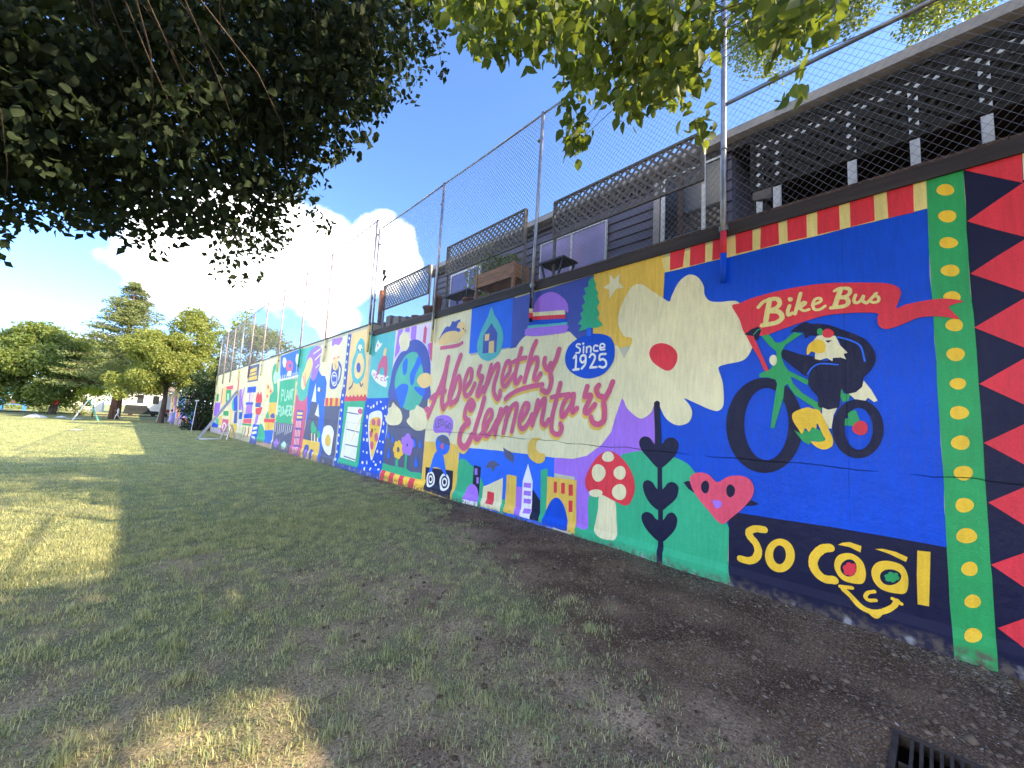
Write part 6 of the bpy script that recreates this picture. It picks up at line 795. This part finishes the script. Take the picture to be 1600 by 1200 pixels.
# ============================================================ drain grate in the bare earth
t = thing('drain_grate', 'rusty iron drain grate set in bare earth', 'drain grate'); x0, x1, y0, y1 = GR; zg = .006
MB().box((x0-.012,y0-.012,-.06),(x0+.012,y1+.012,zg)).box((x1-.012,y0-.012,-.06),(x1+.012,y1+.012,zg)).box((x0+.012,y0-.012,-.06),(x1-.012,y0+.012,zg)).box((x0+.012,y1-.012,-.06),(x1-.012,y1+.012,zg)).build('frame', 'grate_iron', t)
bar = None; k = 0; y = y0+.035
while y < y1-.03:
    if bar is None: bar = MB().box((x0+.02,-.007,-.05),(x1-.02,.007,.001)).build('bar', 'grate_iron', t); o = bar
    else: o = bar.copy(); C.objects.link(o); o.parent = t
    o.location = (0,y,zg-.003); y += .036
MB().box((x0+.25,y0+.02,-.045),(x0+.265,y1-.02,-.004)).build('cross_bar', 'grate_iron', t)
MB().add([(x0-.02,y0-.02,-.5),(x1+.02,y0-.02,-.5),(x1+.02,y1+.02,-.5),(x0-.02,y1+.02,-.5),(x0-.02,y0-.02,-.01),(x1+.02,y0-.02,-.01),(x1+.02,y1+.02,-.01),(x0-.02,y1+.02,-.01)], [(0,1,2,3),(0,4,5,1),(1,5,6,2),(2,6,7,3),(3,7,4,0)]).build('pit', 'pit_dark', t)
# ============================================================ grass and litter
def blades(n_, x0, x1, y0, y1, hmin, hmax, wid, keep, seg=2, clump=.0):
    X = rng.uniform(x0,x1,n_); Y = y0+(y1-y0)*rng.random(n_)**1.25
    ok = (X < D-.1) & ~((X > GR[0]-.05) & (X < GR[1]+.05) & (Y > GR[2]-.05) & (Y < GR[3]+.05)) & (X > -.2*Y-.9)
    X, Y = X[ok], Y[ok]; mk = gm_n(X,Y); tuft = tuft_n(X,Y)
    sc_ = 2.1 if y1 < 8 else 1.0 if y1 < 20 else .45; cl_ = tuft_n(np.mod(X*sc_+40,8)-3.5, np.mod(Y*sc_+3,17)); c01 = np.clip(.5+1.1*cl_,0,1)   # the turf grows in small cushions
    ok = rng.random(len(X)) < np.clip((mk*keep+np.where(tuft > .28, .30*(mk > .02), 0))*(.30+.9*c01), 0, 1); X, Y, mk, tuft, c01 = X[ok], Y[ok], mk[ok], tuft[ok], c01[ok]
    Z = gz_n(X,Y)-.004; k = len(X)
    h_ = rng.uniform(hmin,hmax,k)*(.75+.9*np.clip(tuft,0,.6))*(.6+.7*c01); a_ = rng.uniform(0,6.283,k); ln = rng.uniform(.15,.95,k)*h_; w_ = wid*rng.uniform(.6,1.3,k)
    B_ = np.stack([X,Y,Z],1); d = np.stack([np.cos(a_),np.sin(a_),0*a_],1); s = np.stack([-np.sin(a_),np.cos(a_),0*a_],1)*w_[:,None]; up = np.array([0,0,1.])
    tint = np.clip(rng.normal(.24,.20,k)+.30*c01+.25*(rng.random(k) < .15),0,1)
    if seg == 1:
        V = np.stack([B_-s, B_+s, B_+d*ln[:,None]+up*h_[:,None]],1).reshape(-1,3); F = np.arange(k*3).reshape(-1,3); return V, F, np.repeat(tint,3)
    mid = B_+d*(ln*.3)[:,None]+up*(h_*.62)[:,None]; tip = B_+d*ln[:,None]+up*h_[:,None]
    V = np.stack([B_-s, B_+s, mid-s*.8, mid+s*.8, tip],1).reshape(-1,3); b = np.arange(k)[:,None]*5
    F = np.concatenate([b+np.array([[0,1,3]]), b+np.array([[0,3,2]]), b+np.array([[2,3,4]])]); return V, F, np.repeat(tint,5)
VV = []; FF = []; TT = []; o_ = 0
for args in ((330000,-1.6,4.7,.4,7.0,.018,.050,.0021,.95,2),(260000,-3.2,4.75,5.5,15,.025,.055,.0038,1.,1),(120000,-7,4.75,14,34,.03,.06,.008,1.,1),(40000,-12,4.7,32,62,.05,.09,.014,.9,1)):
    v, f, q = blades(*args); VV.append(v); FF.append(f+o_); TT.append(q); o_ += len(v)
tc_ = []
for k in range(420):                                     # thicker tufts standing in the worn turf
    x, y = rnd.uniform(-1.4,3.6), .5+7.5*rnd.random()**1.4
    g_ = gmask(x,y)
    if x < edge(y)-.1+rnd.uniform(-.5,.3) and rnd.random() < .25+.6*g_: tc_.append((x,y,rnd.uniform(.5,1.25)))
TX = []; 
for x, y, s_ in tc_:
    k = int(34*s_); q = rng.normal(size=(k,2))*.030*s_; TX.append(np.concatenate([np.array([[x,y]])+q, np.full((k,1),s_), rng.random((k,1))*.0+rnd.random()],1))
TX = np.concatenate(TX); k = len(TX); a_ = rng.uniform(0,6.283,k); h_ = rng.uniform(.03,.07,k)*TX[:,2]; ln = h_*rng.uniform(.2,1.1,k); w_ = rng.uniform(.0013,.0026,k)
B_ = np.stack([TX[:,0],TX[:,1],gz_n(TX[:,0],TX[:,1])-.004],1); d = np.stack([np.cos(a_),np.sin(a_),0*a_],1); s = np.stack([-np.sin(a_),np.cos(a_),0*a_],1)*w_[:,None]; up = np.array([0,0,1.])
mid = B_+d*(ln*.35)[:,None]+up*(h_*.7)[:,None]; tip = B_+d*ln[:,None]+up*h_[:,None]; v = np.stack([B_-s,B_+s,mid-s*.8,mid+s*.8,tip],1).reshape(-1,3); b = np.arange(k)[:,None]*5
VV.append(v); FF.append(np.concatenate([b+np.array([[0,1,3]]), b+np.array([[0,3,2]]), b+np.array([[2,3,4]])])+o_); TT.append(np.repeat(np.clip(.1+.45*TX[:,3]+rng.normal(0,.15,k),0,1),5)); o_ += len(v)
n_ = 16000; X = rng.uniform(-2.2,3.9,n_); Y = .5+10*rng.random(n_)**1.3; kp = (rng.random(n_) < .7*gm_n(X,Y)) & (tuft_n(X*.36+1,Y*.36+1) > .02); X, Y = X[kp], Y[kp]
P_ = np.stack([X,Y,gz_n(X,Y)+.022*rng.random(len(X))],1); v, f, q = leaves(P_, .024, np.clip(rng.normal(.18,.12,len(X)),0,1), -.1, .8, .1)   # clover between the blades
VV.append(v); FF.append(f+o_); TT.append(q); o_ += len(v)
tag(npmesh('grass', np.concatenate(VV), np.concatenate(FF), 'grass_blade', None, np.concatenate(TT)), 'short patchy lawn grass with clover in front of the mural', 'grass', kind='stuff')
n_ = 46000; X = np.where(rng.random(n_) < .25, 4.71-np.abs(rng.normal(0,.22,n_)), rng.uniform(-1.2,4.72,n_)); Y = -.3+9.5*rng.random(n_)**1.3
dn = 1-gm_n(X,Y); nearw = np.exp(-((4.72-X)/.28)**2)
ok = (rng.random(n_) < .12+.75*dn*.8+.9*nearw) & ~((X > GR[0]-.02) & (X < GR[1]+.02) & (Y > GR[2]-.02) & (Y < GR[3]+.02)); X, Y = X[ok], Y[ok]
P_ = np.stack([X,Y,gz_n(X,Y)+.004],1)
k = len(P_); V, F, T = leaves(P_, .019, np.clip(rng.normal(.28,.24,k)+.6*(rng.random(k) < .10),0,1), 0.0, .45, .1)
big_ = rng.random(k) < .035; V = V.reshape(k,5,3); V = P_[:,None]+(V-P_[:,None])*np.where(big_,2.3,1)[:,None,None]*np.array([1,1,.22]); tag(npmesh('leaf_litter', V.reshape(-1,3), F, 'dry_litter', None, T), 'dry leaves and wood chips scattered over bare earth', 'leaf litter', kind='stuff')
n_ = 90000; X = rng.uniform(-1.7,4.3,n_); Y = .3+6*rng.random(n_)**1.35; w_ = np.clip((np.interp(Y,[e[0] for e in EDGE],[e[1] for e in EDGE])-X)/.9+.2,.06,1)
ok = (rng.random(n_) < w_) & ~((X > GR[0]-.03) & (X < GR[1]+.03) & (Y > GR[2]-.03) & (Y < GR[3]+.03)); X, Y = X[ok], Y[ok]; k = len(X)
a_ = rng.uniform(0,6.283,k); L_ = rng.uniform(.012,.045,k); B_ = np.stack([X,Y,gz_n(X,Y)+.002],1); d = np.stack([np.cos(a_),np.sin(a_),rng.normal(.12,.15,k)],1)*L_[:,None]; s = np.stack([-np.sin(a_),np.cos(a_),0*a_],1)*rng.uniform(.0009,.0024,k)[:,None]
V = np.stack([B_-s, B_+s, B_+d],1).reshape(-1,3); tag(npmesh('dry_thatch', V, np.arange(k*3).reshape(-1,3), 'straw', None, np.repeat(np.clip(rng.normal(.45,.28,k),0,1),3)), 'dead straw lying between the grass', 'thatch', kind='stuff')
# crumbs and clods of the bare earth
n_ = 15000; X = rng.uniform(1.2,4.7,n_); Y = -.4+8*rng.random(n_)**1.3; kp = (rng.random(n_) < (1-gm_n(X,Y))**1.5) & ~((X > GR[0]-.03) & (X < GR[1]+.03) & (Y > GR[2]-.03) & (Y < GR[3]+.03)); X, Y = X[kp], Y[kp]; k = len(X)
oc = np.array([(1,0,0),(0,1,0),(-1,0,0),(0,-1,0),(0,0,.8),(0,0,-.5)]); sz = rng.gamma(2.0,.0035,k)+.002
V = np.stack([X,Y,gz_n(X,Y)],1)[:,None]+oc[None]*sz[:,None,None]*rng.uniform(.6,1.4,(k,6,1)); F = np.concatenate([np.arange(k)[:,None]*6+np.array([[a_,b_,c]]) for a_,b_,c in ((0,1,4),(1,2,4),(2,3,4),(3,0,4),(1,0,5),(2,1,5),(3,2,5),(0,3,5))])
tag(npmesh('soil_clods', V.reshape(-1,3), F, 'soil_crumb', None, np.repeat(rng.random(k),6)), 'crumbs and small clods of dark bare earth', 'soil', kind='stuff')
mb = MB()
for k in range(420):
    x, y = rnd.uniform(.2,4.6), rnd.uniform(.3,6); a_ = rnd.uniform(0,6.28); L_ = rnd.uniform(.03,.14); z = gz(x,y)+.006
    if gmask(x,y) < .7 and not (GR[0]-.1 < x < GR[1]+.1 and GR[2]-.1 < y < GR[3]+.1): mb.tube([(x,y,z),(x+math.cos(a_)*L_*.5,y+math.sin(a_)*L_*.5,z+.008),(x+math.cos(a_+.3)*L_,y+math.sin(a_+.3)*L_,z)], [.0022,.003,.0012], 4)
tag(mb.build('fallen_twigs', 'twig'), 'thin fallen twigs lying on the bare earth', 'twigs', kind='stuff')
